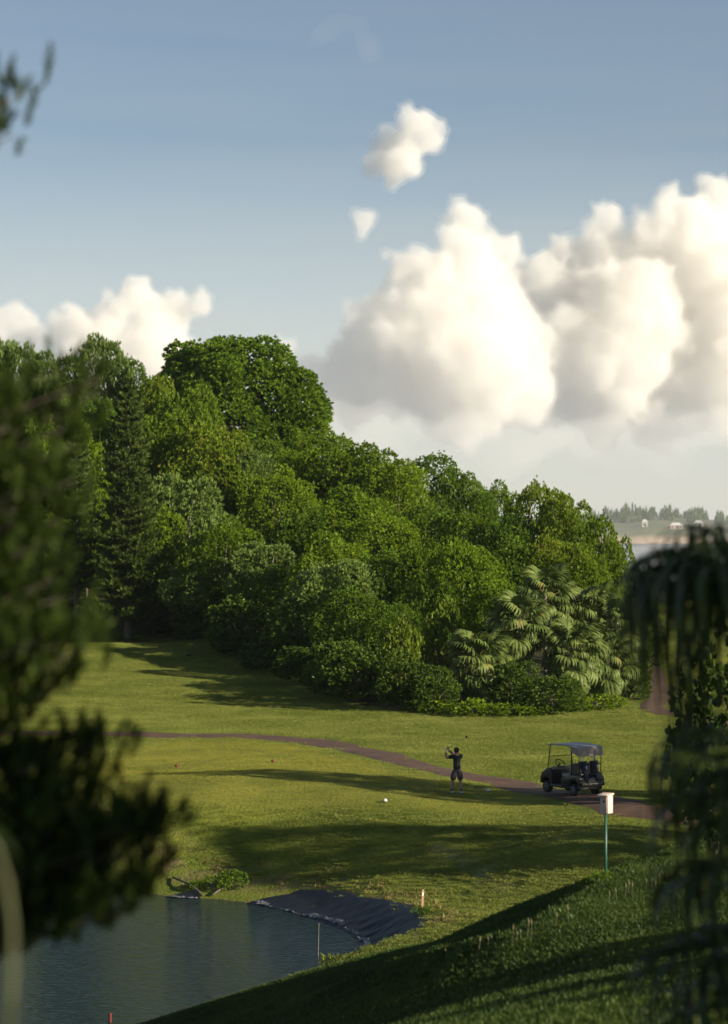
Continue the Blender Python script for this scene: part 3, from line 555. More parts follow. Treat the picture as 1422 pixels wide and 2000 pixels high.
# ------------------------------------------------------------------ pond liner
def linermat():
    m,t,b,o=newmat('black_liner'); N=t.nodes.new; L=t.links.new; b.inputs['Base Color'].default_value=(.006,.008,.013,1); b.inputs['Roughness'].default_value=.5; b.inputs['Specular IOR Level'].default_value=.3
    g=N('ShaderNodeNewGeometry'); n=N('ShaderNodeTexNoise'); n.inputs['Scale'].default_value=7; n.inputs['Detail'].default_value=6; L(g.outputs['Position'],n.inputs['Vector'])
    bp=N('ShaderNodeBump'); bp.inputs['Strength'].default_value=.5; bp.inputs['Distance'].default_value=.03; L(n.outputs[0],bp.inputs['Height']); L(bp.outputs[0],b.inputs['Normal']); return m
M['liner']=linermat(); M['liner_edge']=plain('scuffed_liner',(.14,.145,.16),.6,var=.5,scale=6)
def liner(u0,v0,u1,v1,label,seed,hi=1.95):
    pa=np.array([(u0-CU)/F*(-ZW*F/(v0-HV)),-ZW*F/(v0-HV)]); pb_=np.array([(u1-CU)/F*(-ZW*F/(v1-HV)),-ZW*F/(v1-HV)])
    C=catmull(POND,24); i0=int(np.argmin(np.hypot(*(C-pa).T))); i1=int(np.argmin(np.hypot(*(C-pb_).T))); c=C[i0:i1+1]
    # outward normals
    t=np.gradient(c,axis=0); t/=np.linalg.norm(t,axis=1)[:,None]; n=np.stack([-t[:,1],t[:,0]],-1)
    if polydist(np.array([c[len(c)//2]+n[len(c)//2]*.3]),PONDC)[0]<0: n=-n
    for _ in range(30): n[1:-1]=unit(n[:-2]+n[1:-1]+n[2:])
    K=22; k=np.linspace(-.5,hi,K); V=[]; s=np.cumsum(np.r_[0,np.hypot(*np.diff(c,axis=0).T)])
    e=np.minimum(1,np.minimum(s,s[-1]-s)/.5); top=1-.07*np.sin(s*1.3+seed)
    for j in range(K):
        q=c+n*(k[j]*(top if k[j]>0 else 1)*np.where(k[j]>0,.35+.65*e,1))[:,None]; z=H(q[:,0],q[:,1])
        wr=.035*np.abs(np.sin(s*2.6+k[j]*1.7+1.5*np.sin(s*.9+seed)))**2.0+.02*np.sin(s*6.7-k[j]*2.6)+.012*np.sin(s*15+k[j]*4)
        z=np.maximum(z,ZW-.3)+.04+wr*np.clip((K-1-j)/8,0,1)*(1 if j>0 else 0)-(.07 if j==K-1 else 0); V.append(np.stack([q[:,0],q[:,1],z],-1))
    V=np.stack(V,1).reshape(-1,3); i=(np.arange(len(c)-1)[:,None]*K+np.arange(K-1)).ravel(); o=empty('pond_liner',tuple(V[0])); tag(o,label,'pond liner')
    sh=link('sheet',mesh_np('sheet',V-V[0],np.stack([i,i+1,i+K+1,i+K],-1),M['liner'],True),o)
    # scuffed, crumpled pale lip lying at the waterline
    rs=np.random.default_rng(seed); W=[];Fs=[]
    a0,a1=int(len(c)*.03),int(len(c)*.96); cc=c[a0:a1]; nn=n[a0:a1]; ss=s[a0:a1]
    am=np.clip(.55+.5*np.sin(ss*1.3+seed)+.35*np.sin(ss*3.7),0.0,1)
    for j,kk in enumerate(np.linspace(0,1,5)):
        q=cc+nn*(-.06+.2*kk*am+rs.normal(0,.03,len(cc)))[:,None]; z=ZW+.03+.05*kk*am+np.abs(rs.normal(0,.02,len(cc)))*am; z=np.maximum(z,H(q[:,0],q[:,1])+.06+.04*kk*am+np.abs(rs.normal(0,.02,len(cc)))*am); W.append(np.stack([q[:,0],q[:,1],z],-1))
    W=np.stack(W,1).reshape(-1,3); i=(np.arange(len(cc)-1)[:,None]*5+np.arange(4)).ravel(); link('lip',mesh_np('lip',W-V[0],np.stack([i,i+1,i+6,i+5],-1),M['liner_edge'],False),o)
liner(488,1765,700,1858,'black plastic pond liner sloping up in folds under the wooden stake',2); liner(322,1752,392,1755,'torn piece of dark pond liner at the broken part of the rim',5,1.2)
# broken branches at the rim
for i,(a,b_) in enumerate([((338,1718),(398,1752)),((415,1752),(440,1738))]):
    A=hit(*a); B=hit(*b_); mb=MB(); mb.tube([A+Vector((0,0,.08)),A.lerp(B,.5)+Vector((.05,0,.14)),B+Vector((0,0,.08))],[.04,.03,.02],6); tag(mb.build('dead_branch',M['bark'],None,True),['long bare dead branch lying down the broken pond rim','short bare dead branch leaning beside the weed bush'][i],'branch')
# ------------------------------------------------------------------ stakes, markers, nest box
M['stake']=plain('stake_wood',(.26,.15,.10),.8,var=.25,scale=14,bump=.3); M['tan_wood']=plain('nest_box_wood',(.62,.47,.38),.75,var=.12,scale=9,bump=.25); M['green_metal']=plain('green_post',(.02,.085,.05),.45); M['white_paint']=plain('white_paint',(.6,.6,.58),.6); M['red_paint']=plain('red_paint',(.13,.015,.012),.6); M['steel']=plain('steel',(.45,.45,.46),.35,.9)
p=hit(824,1777); st=tag(empty('wooden_stake',p,.5),'weathered wooden stake standing on the grass above the pond liner','stake'); q=MB(); q.prism([(-.02,-.25),(.02,-.25),(.02,.60),(0,.64),(-.02,.64)],-.04,.04); q.build('shaft',M['stake'],st,bevel=.004); MB().box((0,-.0225,.5),(.07,.004,.1)).build('worn_face',M['tan_wood'],st); st.rotation_euler=(0,.05,.5)
x,y=(621-CU)/F*72.5,72.5; mb=MB(); mb.tube([(x,y,-14.2),(x+.01,y,-13.0),(x+.03,y,-12.05)],[.008,.008,.006],6); rod=empty('depth_rod',(0,0,0)); tag(rod,'thin rod standing upright in the pond water','rod'); mb.build('shaft',M['bark_pale'],rod); MB().tube([(x+.03,y,-12.07),(x+.03,y,-12.03)],[.009,.009],8).build('cap',M['bark_pale'],rod)
yy=62.9; p=Vector(((215-CU)/F*yy,yy,ZW)); pg=tag(empty('red_peg',p),'small red peg rising from the pond water','peg'); MB().tube([(0,0,-.9),(0,0,.18)],[.04,.04],10).build('shaft',M['red_paint'],pg); MB().lathe([(.04,.18),(.045,.19),(.045,.22),(.02,.235)],n=10).build('cap',M['red_paint'],pg)
def tee_marker(u,v,mat,label,group):
    p=hit(u,v); o=tag(empty('tee_marker',p),label,'tee marker',group); MB().lathe([(.0,.02),(.065,.03),(.085,.06),(.085,.08),(.06,.12),(.02,.135)],n=12).build('knob',M[mat],o,True); MB().tube([(0,0,-.1),(0,0,.03)],[.012,.012],6).build('spike',M['steel'],o)
for u,v in [(345,1499),(533,1489)]: tee_marker(u,v,'red_paint','red tee marker on the short tee grass','red tee markers')
for u,v in [(752,1567),(953,1547)]: tee_marker(u,v,'white_paint','white tee marker on the tee near the golfer','white tee markers')
p=hit(1183,1719); yb=p.y; k=yb/F
nb=tag(empty('nest_box',p,-.62),'pale wooden nest box on a green metal post on the bank crest','nest box')
ph=(1719-1588)*k; bw=.165; bh=34*k
MB().tube([(0,0,-.3),(0,0,ph)],[.026,.026],10).build('post',M['green_metal'],nb,True); MB().tube([(0,0,ph-.02),(0,0,ph+.03)],[.034,.034],10).build('post_collar',M['steel'],nb)
for nm,c,d in [('side_panel',(-.07,.02,ph+bh/2),(.018,.16,bh)),('side_panel',(.07,.02,ph+bh/2),(.018,.16,bh)),('front_panel',(0,-.062,ph+bh/2),(.122,.016,bh-.012)),('back_panel',(0,.103,ph+bh/2),(.158,.016,bh+.02)),('floor_panel',(0,.02,ph+.02),(.118,.14,.016))]: MB().box(c,d).build(nm,M['tan_wood'],nb,bevel=.003)
ro=MB(); ro.prism([(-.12,bh+ph-.004),(.115,bh+ph+.02),(.115,bh+ph+.042),(-.12,bh+ph+.018)],-.105,.105); ro.build('roof',M['tan_wood'],nb,bevel=.003)
MB().lathe([(.02,-.003),(.02,.003)],(0,-.0715,ph+bh*.68),Matrix.Rotation(math.pi/2,3,'X'),14).build('entrance_hole',plain('hole_dark',(.01,.008,.006),.9),nb)
# ------------------------------------------------------------------ golf cart
M['cart_green']=plain('cart_body',(.022,.03,.03),.28,var=.1,scale=3); M['cart_roof']=plain('cart_roof',(.30,.30,.31),.6); M['black_plastic']=plain('black_plastic',(.012,.012,.013),.5); M['rubber']=plain('rubber',(.015,.015,.016),.85,bump=.2,scale=40); M['rim_grey']=plain('wheel_rim',(.33,.33,.34),.4,.3); M['seat_vinyl']=plain('seat_vinyl',(.28,.25,.2),.55); M['canvas']=plain('beige_canvas',(.30,.245,.21),.8,var=.15,scale=8,bump=.3); M['navy']=plain('navy_fabric',(.010,.014,.035),.7,var=.3,scale=12); M['maroon']=plain('maroon_panel',(.02,.008,.012),.45)
def glassmat():
    m,t,b,o=newmat('tinted_windscreen'); b.inputs['Base Color'].default_value=(.75,.78,.74,1); b.inputs['Transmission Weight'].default_value=1; b.inputs['Roughness'].default_value=.12; b.inputs['IOR'].default_value=1.1; return m
M['glass']=glassmat()
ct=empty('golf_cart'); tag(ct,'dark two-seat golf cart with grey roof parked on the brown path','golf cart')
pc=hit(1118,1552); ct.location=(pc.x,pc.y,h(pc.x,pc.y)+.03); ct.rotation_euler=(0,0,D2R(33))
W2=.58
MB().prism([(-1.12,.26),(1.05,.26),(1.1,.36),(.45,.34),(-.2,.36),(-1.12,.42)],-.52,.52).build('chassis',M['black_plastic'],ct,bevel=.02)
MB().prism([(.5,.34),(.62,.34),(.66,.48),(.78,.56),(.94,.56),(1.06,.48),(1.10,.34),(1.2,.36),(1.22,.55),(1.12,.74),(.86,.90),(.62,.95),(.52,.86)],-W2,W2).build('front_cowl',M['maroon'],ct,bevel=.03,seg=3)
MB().prism([(-1.12,.42),(-1.02,.40),(-.98,.52),(-.86,.60),(-.66,.60),(-.54,.52),(-.50,.34),(-.1,.34),(-.02,.46),(-.05,.62),(-.3,.70),(-.62,.80),(-1.0,.80),(-1.16,.7),(-1.18,.5)],-W2,W2).build('rear_body',M['cart_green'],ct,bevel=.03,seg=3)
MB().box((0,.22,.345),(1.0,.62,.04)).build('floor_mat',M['black_plastic'],ct)
for s in (-1,1): MB().box((s*.555,.22,.31),(.07,.75,.1)).build('sill',M['cart_green'],ct,bevel=.02)
MB().box((0,-.28,.735),(1.06,.5,.13)).build('seat_cushion',M['seat_vinyl'],ct,bevel=.045,seg=3)
MB().box((0,-.545,1.0),(1.06,.11,.40),Matrix.Rotation(.18,3,'X')).build('seat_back',M['seat_vinyl'],ct,bevel=.04,seg=3)
for s in (-1,1): MB().tube([(s*.55,-.05,.82),(s*.56,-.3,.9),(s*.55,-.52,.9)],[.02,.02,.02],8).build('arm_rest',M['black_plastic'],ct,True)
MB().prism([(-1.02,1.80),(-.95,1.835),(-.3,1.875),(.55,1.85),(.80,1.80),(.80,1.775),(.5,1.80),(-.3,1.825),(-.95,1.79),(-1.02,1.77)],-.60,.60).build('roof',M['cart_roof'],ct,bevel=.012)
for s in (-1,1):
    MB().tube([(s*.54,.80,.86),(s*.53,.72,1.35),(s*.53,.64,1.81)],[.02,.02,.02],8).build('front_post',M['black_plastic'],ct,True)
    MB().tube([(s*.53,-.60,.8),(s*.53,-.66,1.3),(s*.52,-.58,1.82)],[.022,.022,.022],8).build('rear_post',M['black_plastic'],ct,True)
    MB().tube([(s*.50,-1.05,.85),(s*.51,-1.05,1.45),(s*.51,-.95,1.79)],[.016,.016,.016],8).build('bag_post',M['black_plastic'],ct,True)
MB().box((0,.775,1.11),(1.0,.012,.50),Matrix.Rotation(.15,3,'X')).build('windscreen',M['glass'],ct)
MB().box((0,.745,1.365),(1.04,.02,.025)).build('windscreen_rail',M['black_plastic'],ct)
sw=MB(); R=Matrix.Rotation(.75,3,'X'); c=Vector((-.27,.40,1.12)); sw.tube([c+R@Vector((.19*math.cos(a),.19*math.sin(a),0)) for a in np.linspace(0,2*math.pi,25)],.018,8,False)
for a in (0,2.1,4.2): sw.tube([c,c+R@Vector((.18*math.cos(a),.18*math.sin(a),0))],.012,6)
stw=sw.build('steering_wheel',M['black_plastic'],ct,True); MB().tube([c,c+Vector((0,.3,-.32))],[.025,.03],8).build('column',M['black_plastic'],stw,True)
MB().box((0,.57,.93),(1.04,.14,.12)).build('dashboard',M['seat_vinyl'],ct,bevel=.03)
cv=MB(); cv.prism([(-1.10,1.50),(-1.075,1.50),(-1.0,1.81),(-1.03,1.81)],-.57,.57); cv.build('canopy_curtain',M['canvas'],ct)
for s in (-1,1): MB().prism([(-1.10,1.50),(-.72,1.62),(-.62,1.80),(-1.02,1.81)],s*.575-.008,s*.575+.008).build('curtain_side',M['canvas'],ct)
MB().box((0,-1.0,.83),(1.0,.3,.05)).build('bag_shelf',M['black_plastic'],ct,bevel=.01)
MB().box((0,-1.215,.46),(1.06,.08,.12)).build('rear_bumper',M['black_plastic'],ct,bevel=.025)
MB().tube([(-.48,-.8,1.2),(-.48,-1.06,1.18),(.48,-1.06,1.18),(.48,-.8,1.2)],.014,8).build('bag_rail',M['black_plastic'],ct,True)
for s in (-1,1): MB().box((s*.47,-1.2,.62),(.12,.03,.07)).build('tail_light',M['red_paint'],ct,bevel=.01)
for s in (-1,1): MB().box((s*.42,1.195,.62),(.16,.05,.08),Matrix.Rotation(-.35,3,'X')).build('headlight',M['white_paint'],ct,bevel=.012)
RY=Matrix.Rotation(math.pi/2,3,'Y')
for sx,yw in [(-1,.85),(1,.85),(-1,-.77),(1,-.77)]:
    wh=empty('wheel',(sx*.49,yw,.23)); wh.parent=ct
    MB().lathe([(.13,-.085),(.2,-.09),(.225,-.06),(.23,0),(.225,.06),(.2,.09),(.13,.085)],R=RY,n=24).build('tyre',M['rubber'],wh,True)
    MB().lathe([(.03,-.088),(.06,-.07),(.128,-.09),(.132,.09),(.06,.07),(.03,.088)],R=RY,n=20).build('rim',M['rim_grey'],wh,True)
def golf_bag(x,label,mat):
    o=empty('golf_bag'); tag(o,label,'golf bag'); Rl=ct.rotation_euler.to_matrix(); o.location=ct.location+Rl@Vector((x,-1.04,.42)); o.rotation_euler=(-.14,0,ct.rotation_euler.z)
    MB().lathe([(.13,0),(.145,.05),(.14,.4),(.15,.7),(.155,.84),(.14,.86)],n=18).build('body',mat,o,True)
    MB().lathe([(.158,.78),(.165,.80),(.165,.86),(.155,.88)],n=18).build('collar',M['black_plastic'],o,True)
    MB().box((0,-.15,.3),(.2,.09,.38)).build('pocket',mat,o,bevel=.03); MB().box((0,-.14,.62),(.16,.06,.16)).build('pocket',mat,o,bevel=.025); MB().box((.03,-.175,.64),(.05,.008,.12)).build('pocket_tag',M['white_paint'],o)
    MB().tube([(-.15,-.06,.75),(-.2,-.1,.5),(-.15,-.06,.2)],.018,6).build('strap',M['black_plastic'],o,True)
    rn=random.Random(int(x*100))
    for i in range(6):
        a=i*1.05; px_,py_=.08*math.cos(a),.08*math.sin(a); hh=.86+rn.uniform(.14,.32); g=MB(); g.tube([(px_,py_,.7),(px_*1.1,py_*1.1,hh)],.006,6)
        cl=g.build('club_shaft',M['steel'],o); q=MB()
        if i<3: q.lathe([(.01,-.03),(.04,0),(.05,.05),(.03,.1),(.005,.12)],(px_*1.1,py_*1.1,hh),n=10); q.build('head_cover',M['black_plastic'] if i!=1 else M['white_paint'],cl,True)
        else: q.box((px_*1.1+.03,py_*1.1,hh),(.08,.02,.045)); q.build('club_head',M['steel'],cl,bevel=.006)
golf_bag(-.25,'navy golf bag with a white tag strapped at the driver side of the cart',M['navy']); golf_bag(.27,'black golf bag strapped at the passenger side of the cart',M['black_plastic'])
# ------------------------------------------------------------------ golfer
def skin_mesh(name,nodes,edges,rad,mat,parent,root,sub=2,loc=None):
    me=bpy.data.meshes.new(name); me.from_pydata([Vector(n) for n in nodes],edges,[]); o=bpy.data.objects.new(name,me); col.objects.link(o)
    m=o.modifiers.new('skin','SKIN'); m.use_smooth_shade=True; m.branch_smoothing=.6
    for i,sv in enumerate(me.skin_vertices[0].data): r=rad[i]; sv.radius=(r,r) if isinstance(r,(int,float)) else r; sv.use_root=(i==root)
    s=o.modifiers.new('sub','SUBSURF'); s.levels=sub; s.render_levels=sub
    dg=bpy.context.evaluated_depsgraph_get(); me2=bpy.data.meshes.new_from_object(o.evaluated_get(dg)); bpy.data.objects.remove(o); bpy.data.meshes.remove(me); me2.name=name; me2.materials.clear(); me2.materials.append(mat)
    me2.polygons.foreach_set('use_smooth',[True]*len(me2.polygons)); return link(name,me2,parent)
M['skin']=plain('skin',(.36,.2,.14),.55,var=.1,scale=14); M['black_shirt']=plain('black_shirt',(.010,.010,.014),.8,bump=.2,scale=30); M['grey_shorts']=plain('grey_shorts',(.05,.046,.055),.85,bump=.2,scale=30); M['hair']=plain('dark_hair',(.012,.009,.007),.6); M['shoe']=plain('shoe',(.45,.46,.48),.5); M['sock']=plain('sock',(.03,.03,.035),.8); M['glove']=plain('white_glove',(.72,.72,.7),.6); M['sole']=plain('sole',(.03,.03,.04),.7)
pg_=hit(893,1551); man=tag(empty('person',(pg_.x,pg_.y,h(pg_.x,pg_.y)+.02)),'person in black shirt and dark shorts finishing a golf swing on the tee','person')
# nodes (x right, y away, z up); the person faces away from the camera
LA=(-.19,0.02,.10); RA=(.15,-.06,.10); LK=(-.17,.06,.50); RK=(.12,-.01,.50); LH=(-.10,0,.90); RH=(.09,0,.90); PV=(-.005,0,.95); WA=(-.01,.0,1.08); CH=(-.02,.01,1.28); NB=(-.02,.0,1.455); NK=(-.03,.03,1.53)
LS=(-.19,.02,1.41); LE=(-.40,.12,1.33); LWr=(-.435,.17,1.57); RS=(.155,.03,1.42); RE=(-.06,.30,1.44); RWr=(-.34,.22,1.63); HD=(-.025,.05,1.56); HC=(-.025,.055,1.64); HT=(-.025,.05,1.70)
LHd=(-.425,.19,1.645); RHd=(-.385,.20,1.685)
nodes=[PV,WA,CH,NB,NK,HD,HC,HT,LS,LE,LWr,RS,RE,RWr,LH,LK,LA,RH,RK,RA,(-.20,.09,.045),(.17,.02,.045)]
edges=[(0,1),(1,2),(2,3),(3,4),(4,5),(5,6),(6,7),(3,8),(8,9),(9,10),(3,11),(11,12),(12,13),(0,14),(14,15),(15,16),(0,17),(17,18),(18,19),(16,20),(19,21)]
rad=[(.12,.10),(.13,.10),(.16,.12),(.10,.09),.068,.078,.105,.08,.075,.056,.042,.075,.056,.042,.085,.07,.046,.085,.07,.046,.05,.05]
body=skin_mesh('body',nodes,edges,rad,M['skin'],man,0)
shirt=skin_mesh('shirt',[(-.005,0,.87),WA,CH,NB,(-.03,.01,1.49),LS,tuple(Vector(LS).lerp(Vector(LE),.75)),RS,tuple(Vector(RS).lerp(Vector(RE),.7))],[(0,1),(1,2),(2,3),(3,4),(3,5),(5,6),(3,7),(7,8)],[(.20,.165),(.19,.15),(.21,.16),(.14,.12),.075,.105,.085,.105,.085],M['black_shirt'],man,0)
shorts=skin_mesh('shorts',[(-.005,0,1.08),(-.005,0,.92),LH,tuple(Vector(LH).lerp(Vector(LK),.5)),tuple(Vector(LH).lerp(Vector(LK),1.06)),RH,tuple(Vector(RH).lerp(Vector(RK),.5)),tuple(Vector(RH).lerp(Vector(RK),1.06))],[(0,1),(1,2),(2,3),(3,4),(1,5),(5,6),(6,7)],[(.17,.14),(.185,.16),.135,.125,.12,.135,.125,.12],M['grey_shorts'],man,1)
MB().lathe([(.02,.107),(.06,.098),(.085,.065),(.096,.02),(.096,-.03),(.088,-.075),(.07,-.1)],(-.025,.045,1.645),n=16).build('hair',M['hair'],man,True)
for s in (-1,1): MB().lathe([(.006,-.012),(.02,-.008),(.022,.004),(.01,.012)],(-.025+s*.093,.06,1.635),Matrix.Rotation(math.pi/2,3,'Y'),8).build('ear',M['skin'],man,True)
MB().tube([(-.025,.135,1.66),(-.025,.165,1.625),(-.025,.14,1.615)],[.008,.016,.01],6).build('nose',M['skin'],man,True)
for (ax,ay,az),yaw in ((LA,.15),(RA,-.25)):
    sh=MB(); Rz=Matrix.Rotation(yaw,3,'Z'); prof=[(-.09,.02,.04,.05),(-.05,.02,.045,.085),(.0,.02,.045,.095),(.06,.02,.05,.07),(.13,.02,.052,.05),(.18,.02,.035,.035)]
    V=[];n=10
    for yy_,z0,hw,ht_ in prof:
        for k_ in range(n): a=k_*2*math.pi/n; V.append(Rz@Vector((hw*math.cos(a),yy_,z0+ht_*.5+ht_*.5*math.sin(a)))+Vector((ax,ay,0)))
    sh.add(V,[(i*n+k_,i*n+(k_+1)%n,(i+1)*n+(k_+1)%n,(i+1)*n+k_) for i in range(len(prof)-1) for k_ in range(n)]+[tuple(range(n)),tuple(range((len(prof)-1)*n,len(prof)*n))]); so_=sh.build('shoe',M['shoe'],man,True)
    MB().box(Vector((ax,ay,.012))+Rz@Vector((0,.045,0)),(.095,.27,.024),Rz).build('sole',M['sole'],so_,bevel=.008)
    MB().lathe([(.040,.075),(.046,.09),(.05,.17),(.048,.18)],(ax,ay,0),n=10).build('sock',M['sock'],man,True)
def hand(wr,pm,axis_dir,mat,name,thumb):
    """palm from the wrist with five fingers closed round the grip"""
    wr=Vector(wr);pm=Vector(pm); ax=Vector(axis_dir).normalized(); f=(pm-wr).normalized(); nrm=f.cross(ax).normalized(); nodes=[wr,wr.lerp(pm,.55),pm]; edges=[(0,1),(1,2)]; rad=[.03,(.034,.026),(.036,.024)]
    for i in range(4):
        o_=ax*(.03-.02*i); L_=[.9,1.0,.95,.78][i]; k_=len(nodes); nodes+=[pm+o_+f*.02,pm+o_+f*.045*L_+nrm*.02,pm+o_+f*.03*L_+nrm*.05,pm+o_-f*.0+nrm*.055]; edges+=[(2,k_),(k_,k_+1),(k_+1,k_+2),(k_+2,k_+3)]; rad+=[.0105,.0095,.009,.008]
    k_=len(nodes); b0=wr.lerp(pm,.6)+ax*.03*thumb; nodes+=[b0,b0+ax*.025*thumb+f*.025+nrm*.015,b0+ax*.02*thumb+f*.04+nrm*.04]; edges+=[(1,k_),(k_,k_+1),(k_+1,k_+2)]; rad+=[.013,.011,.009]
    return skin_mesh(name,nodes,edges,rad,mat,man,0,1)
HB=Vector((-.385,.235,1.655)); HEAD=Vector((.32,.02,2.14)); CL=(HEAD-HB).normalized()
hand(LWr,(-.43,.20,1.64),CL,M['glove'],'gloved_hand',1); hand(RWr,(-.36,.235,1.69),CL,M['skin'],'hand',1)
club=tag(empty('golf_club',man.location+HB),'golf club held over the shoulder by the person in black','golf club')
Z3=Vector((0,0,0)); d=HEAD-HB
MB().tube([-CL*.1,CL*.2],[.013,.012],8).build('grip',M['black_plastic'],club,True); MB().tube([CL*.2,d],[.007,.0055],6).build('shaft',M['steel'],club,True)
q=MB(); q.lathe([(.01,-.035),(.045,-.03),(.06,0),(.05,.03),(.015,.04)],d+Vector((.03,0,0)),Matrix.Rotation(1.2,3,'Y'),12); q.build('club_head',M['black_plastic'],club,True)
# ------------------------------------------------------------------ bird
pb=hit(370,1284); bird=empty('black_bird',pb,.4); tag(bird,'small black bird walking on the shaded lawn','bird')
M['black_feather']=plain('black_feather',(.008,.008,.01),.5)
skin_mesh('body',[(0,0,.17),(.09,0,.2),(.14,0,.27),(.18,0,.29),(-.1,0,.16),(-.24,0,.19)],[(0,1),(1,2),(2,3),(0,4),(4,5)],[.08,.07,.045,.038,(.06,.05),(.05,.015)],M['black_feather'],bird,0)
MB().tube([(.2,0,.295),(.255,0,.28)],[.015,.003],6).build('beak',M['black_plastic'],bird,True)
for s in (-1,1): MB().tube([(0,s*.03,.13),(-.02,s*.03,.07),(.01,s*.03,.0),(.05,s*.03,.0)],[.012,.008,.007,.004],6).build('leg',M['black_plastic'],bird,True)
# ------------------------------------------------------------------ far shore
def shoremat():
    m,t,b,o=newmat('far_shore'); N=t.nodes.new; L=t.links.new; g=N('ShaderNodeNewGeometry'); s=N('ShaderNodeSeparateXYZ'); L(g.outputs['Normal'],s.inputs[0]); n=N('ShaderNodeTexNoise'); n.inputs['Scale'].default_value=.09; n.inputs['Detail'].default_value=6; L(g.outputs['Position'],n.inputs['Vector'])
    r1=N('ShaderNodeValToRGB'); r1.color_ramp.elements[0].color=(.12,.08,.06,1); r1.color_ramp.elements[1].color=(.42,.31,.22,1); L(n.outputs[0],r1.inputs[0]); r1.color_ramp.elements[0].position=.35; r1.color_ramp.elements[1].position=.62
    r2=N('ShaderNodeValToRGB'); r2.color_ramp.elements[0].color=(.04,.06,.02,1); r2.color_ramp.elements[1].color=(.13,.13,.05,1); L(n.outputs[0],r2.inputs[0])
    mr=N('ShaderNodeMapRange'); mr.inputs[1].default_value=.72; mr.inputs[2].default_value=.9; L(s.outputs[2],mr.inputs[0]); mx=N('ShaderNodeMix'); mx.data_type='RGBA'; L(mr.outputs[0],mx.inputs[0]); L(r1.outputs[0],mx.inputs[6]); L(r2.outputs[0],mx.inputs[7]); L(mx.outputs[2],b.inputs['Base Color']); b.inputs['Roughness'].default_value=.95; return m
M['shore']=shoremat()
xs=np.arange(60,720,7.); prof=[(0,-17),(2,-14.5),(7,-10.5),(14,-7.4),(24,-6.4),(60,-2.5),(110,1.5),(170,3),(260,-2),(330,-17)]
V=[]
for x in xs:
    wob=6*noise.noise(Vector((x*.02,1,0)))+14*noise.noise(Vector((x*.008,5,0))); hf=1+.35*noise.noise(Vector((x*.012,9,0))); 
    for j,(dy,z) in enumerate(prof): V.append((x+3*noise.noise(Vector((x*.1,j,2))),1690+wob+dy*(1.0)+3*noise.noise(Vector((x*.08,j*3.,7))),-15+(z+15)*hf if z>-16 else z))
n_=len(prof); i=(np.arange(len(xs)-1)[:,None]*n_+np.arange(n_-1)).ravel(); far=tag(link('far_shore',mesh_np('far_shore',V,np.stack([i,i+n_,i+n_+1,i+1],-1),M['shore'],False)),kind='structure')
FV=np.array(V).reshape(len(xs),n_,3)
def fz(x,y):
    k_=int(np.clip((x-60)/7,0,len(xs)-1)); c=FV[k_]; return float(np.interp(y,c[:,1],c[:,2]))
M['house_wall']=plain('house_wall',(.42,.39,.35),.8); M['house_roof']=plain('house_roof',(.45,.44,.43),.7); M['window_dark']=plain('window_dark',(.03,.035,.04),.2); M['house_pink']=plain('house_pink',(.4,.28,.24),.8)
def house(x,y,wd,dp,ht,wall,label,rz=0):
    o=tag(empty('house',(x,y,fz(x,y)-.3),rz),label,'house'); MB().box((0,0,ht/2),(wd,dp,ht)).build('wall',wall,o)
    MB().add([(-wd/2-.4,-dp/2-.4,ht),(wd/2+.4,-dp/2-.4,ht),(wd/2+.4,dp/2+.4,ht),(-wd/2-.4,dp/2+.4,ht),(-wd/4,0,ht+2),(wd/4,0,ht+2)],[(0,1,5,4),(1,2,5),(2,3,4,5),(3,0,4),(0,3,2,1)]).build('roof',M['house_roof'],o)
    for k_ in range(int(wd//3)): MB().box((-wd/2+1.5+k_*3,-dp/2-.02,ht*.55),(1.1,.1,1.4)).build('window',M['window_dark'],o)
    MB().box((wd*.12,-dp/2-.03,1.05),(1.0,.1,2.1)).build('door',M['window_dark'],o); MB().box((wd*.2,0,ht+1.6),(.7,.7,1.6)).build('chimney',M['house_wall'],o)
house(201,1732,4,4,3.4,M['house_wall'],'small cream house alone among the trees of the far shore'); house(222,1722,9,5,2.4,M['house_pink'],'long low pinkish house with white roof above the far cliff',.1); house(240,1735,6,5,3,M['house_wall'],'white-roofed house uphill of the long pinkish house',-.2)
proto('far','leaf_shrub',[95,96],rx=4,rz=3.0,cz=3.6,lumps=22,low=-.85,Ln=.5,Wd=.35,tden=4,k=5,up=-.1)
rn=random.Random(12)
for i in range(46):
    x=rn.uniform(150,285); y=1690+rn.choice([75,100,130,150,165])+rn.uniform(-12,12)
    if i<14: x=150+i*9.5+rn.uniform(-3,3); y=1838+rn.uniform(-10,20)
    hh=rn.uniform(3.5,8) if x>180 else rn.uniform(2.5,5); z=fz(x,y); put_tree('far',x,y,z+hh,rn.uniform(11,19),label='hazy dark tree on the ridge of the hill across the water' if y>1815 else 'hazy dark tree on the slope below the ridge across the water',name='far_tree',cat='tree',group='trees on the far ridge' if y>1815 else 'trees on the far slope')
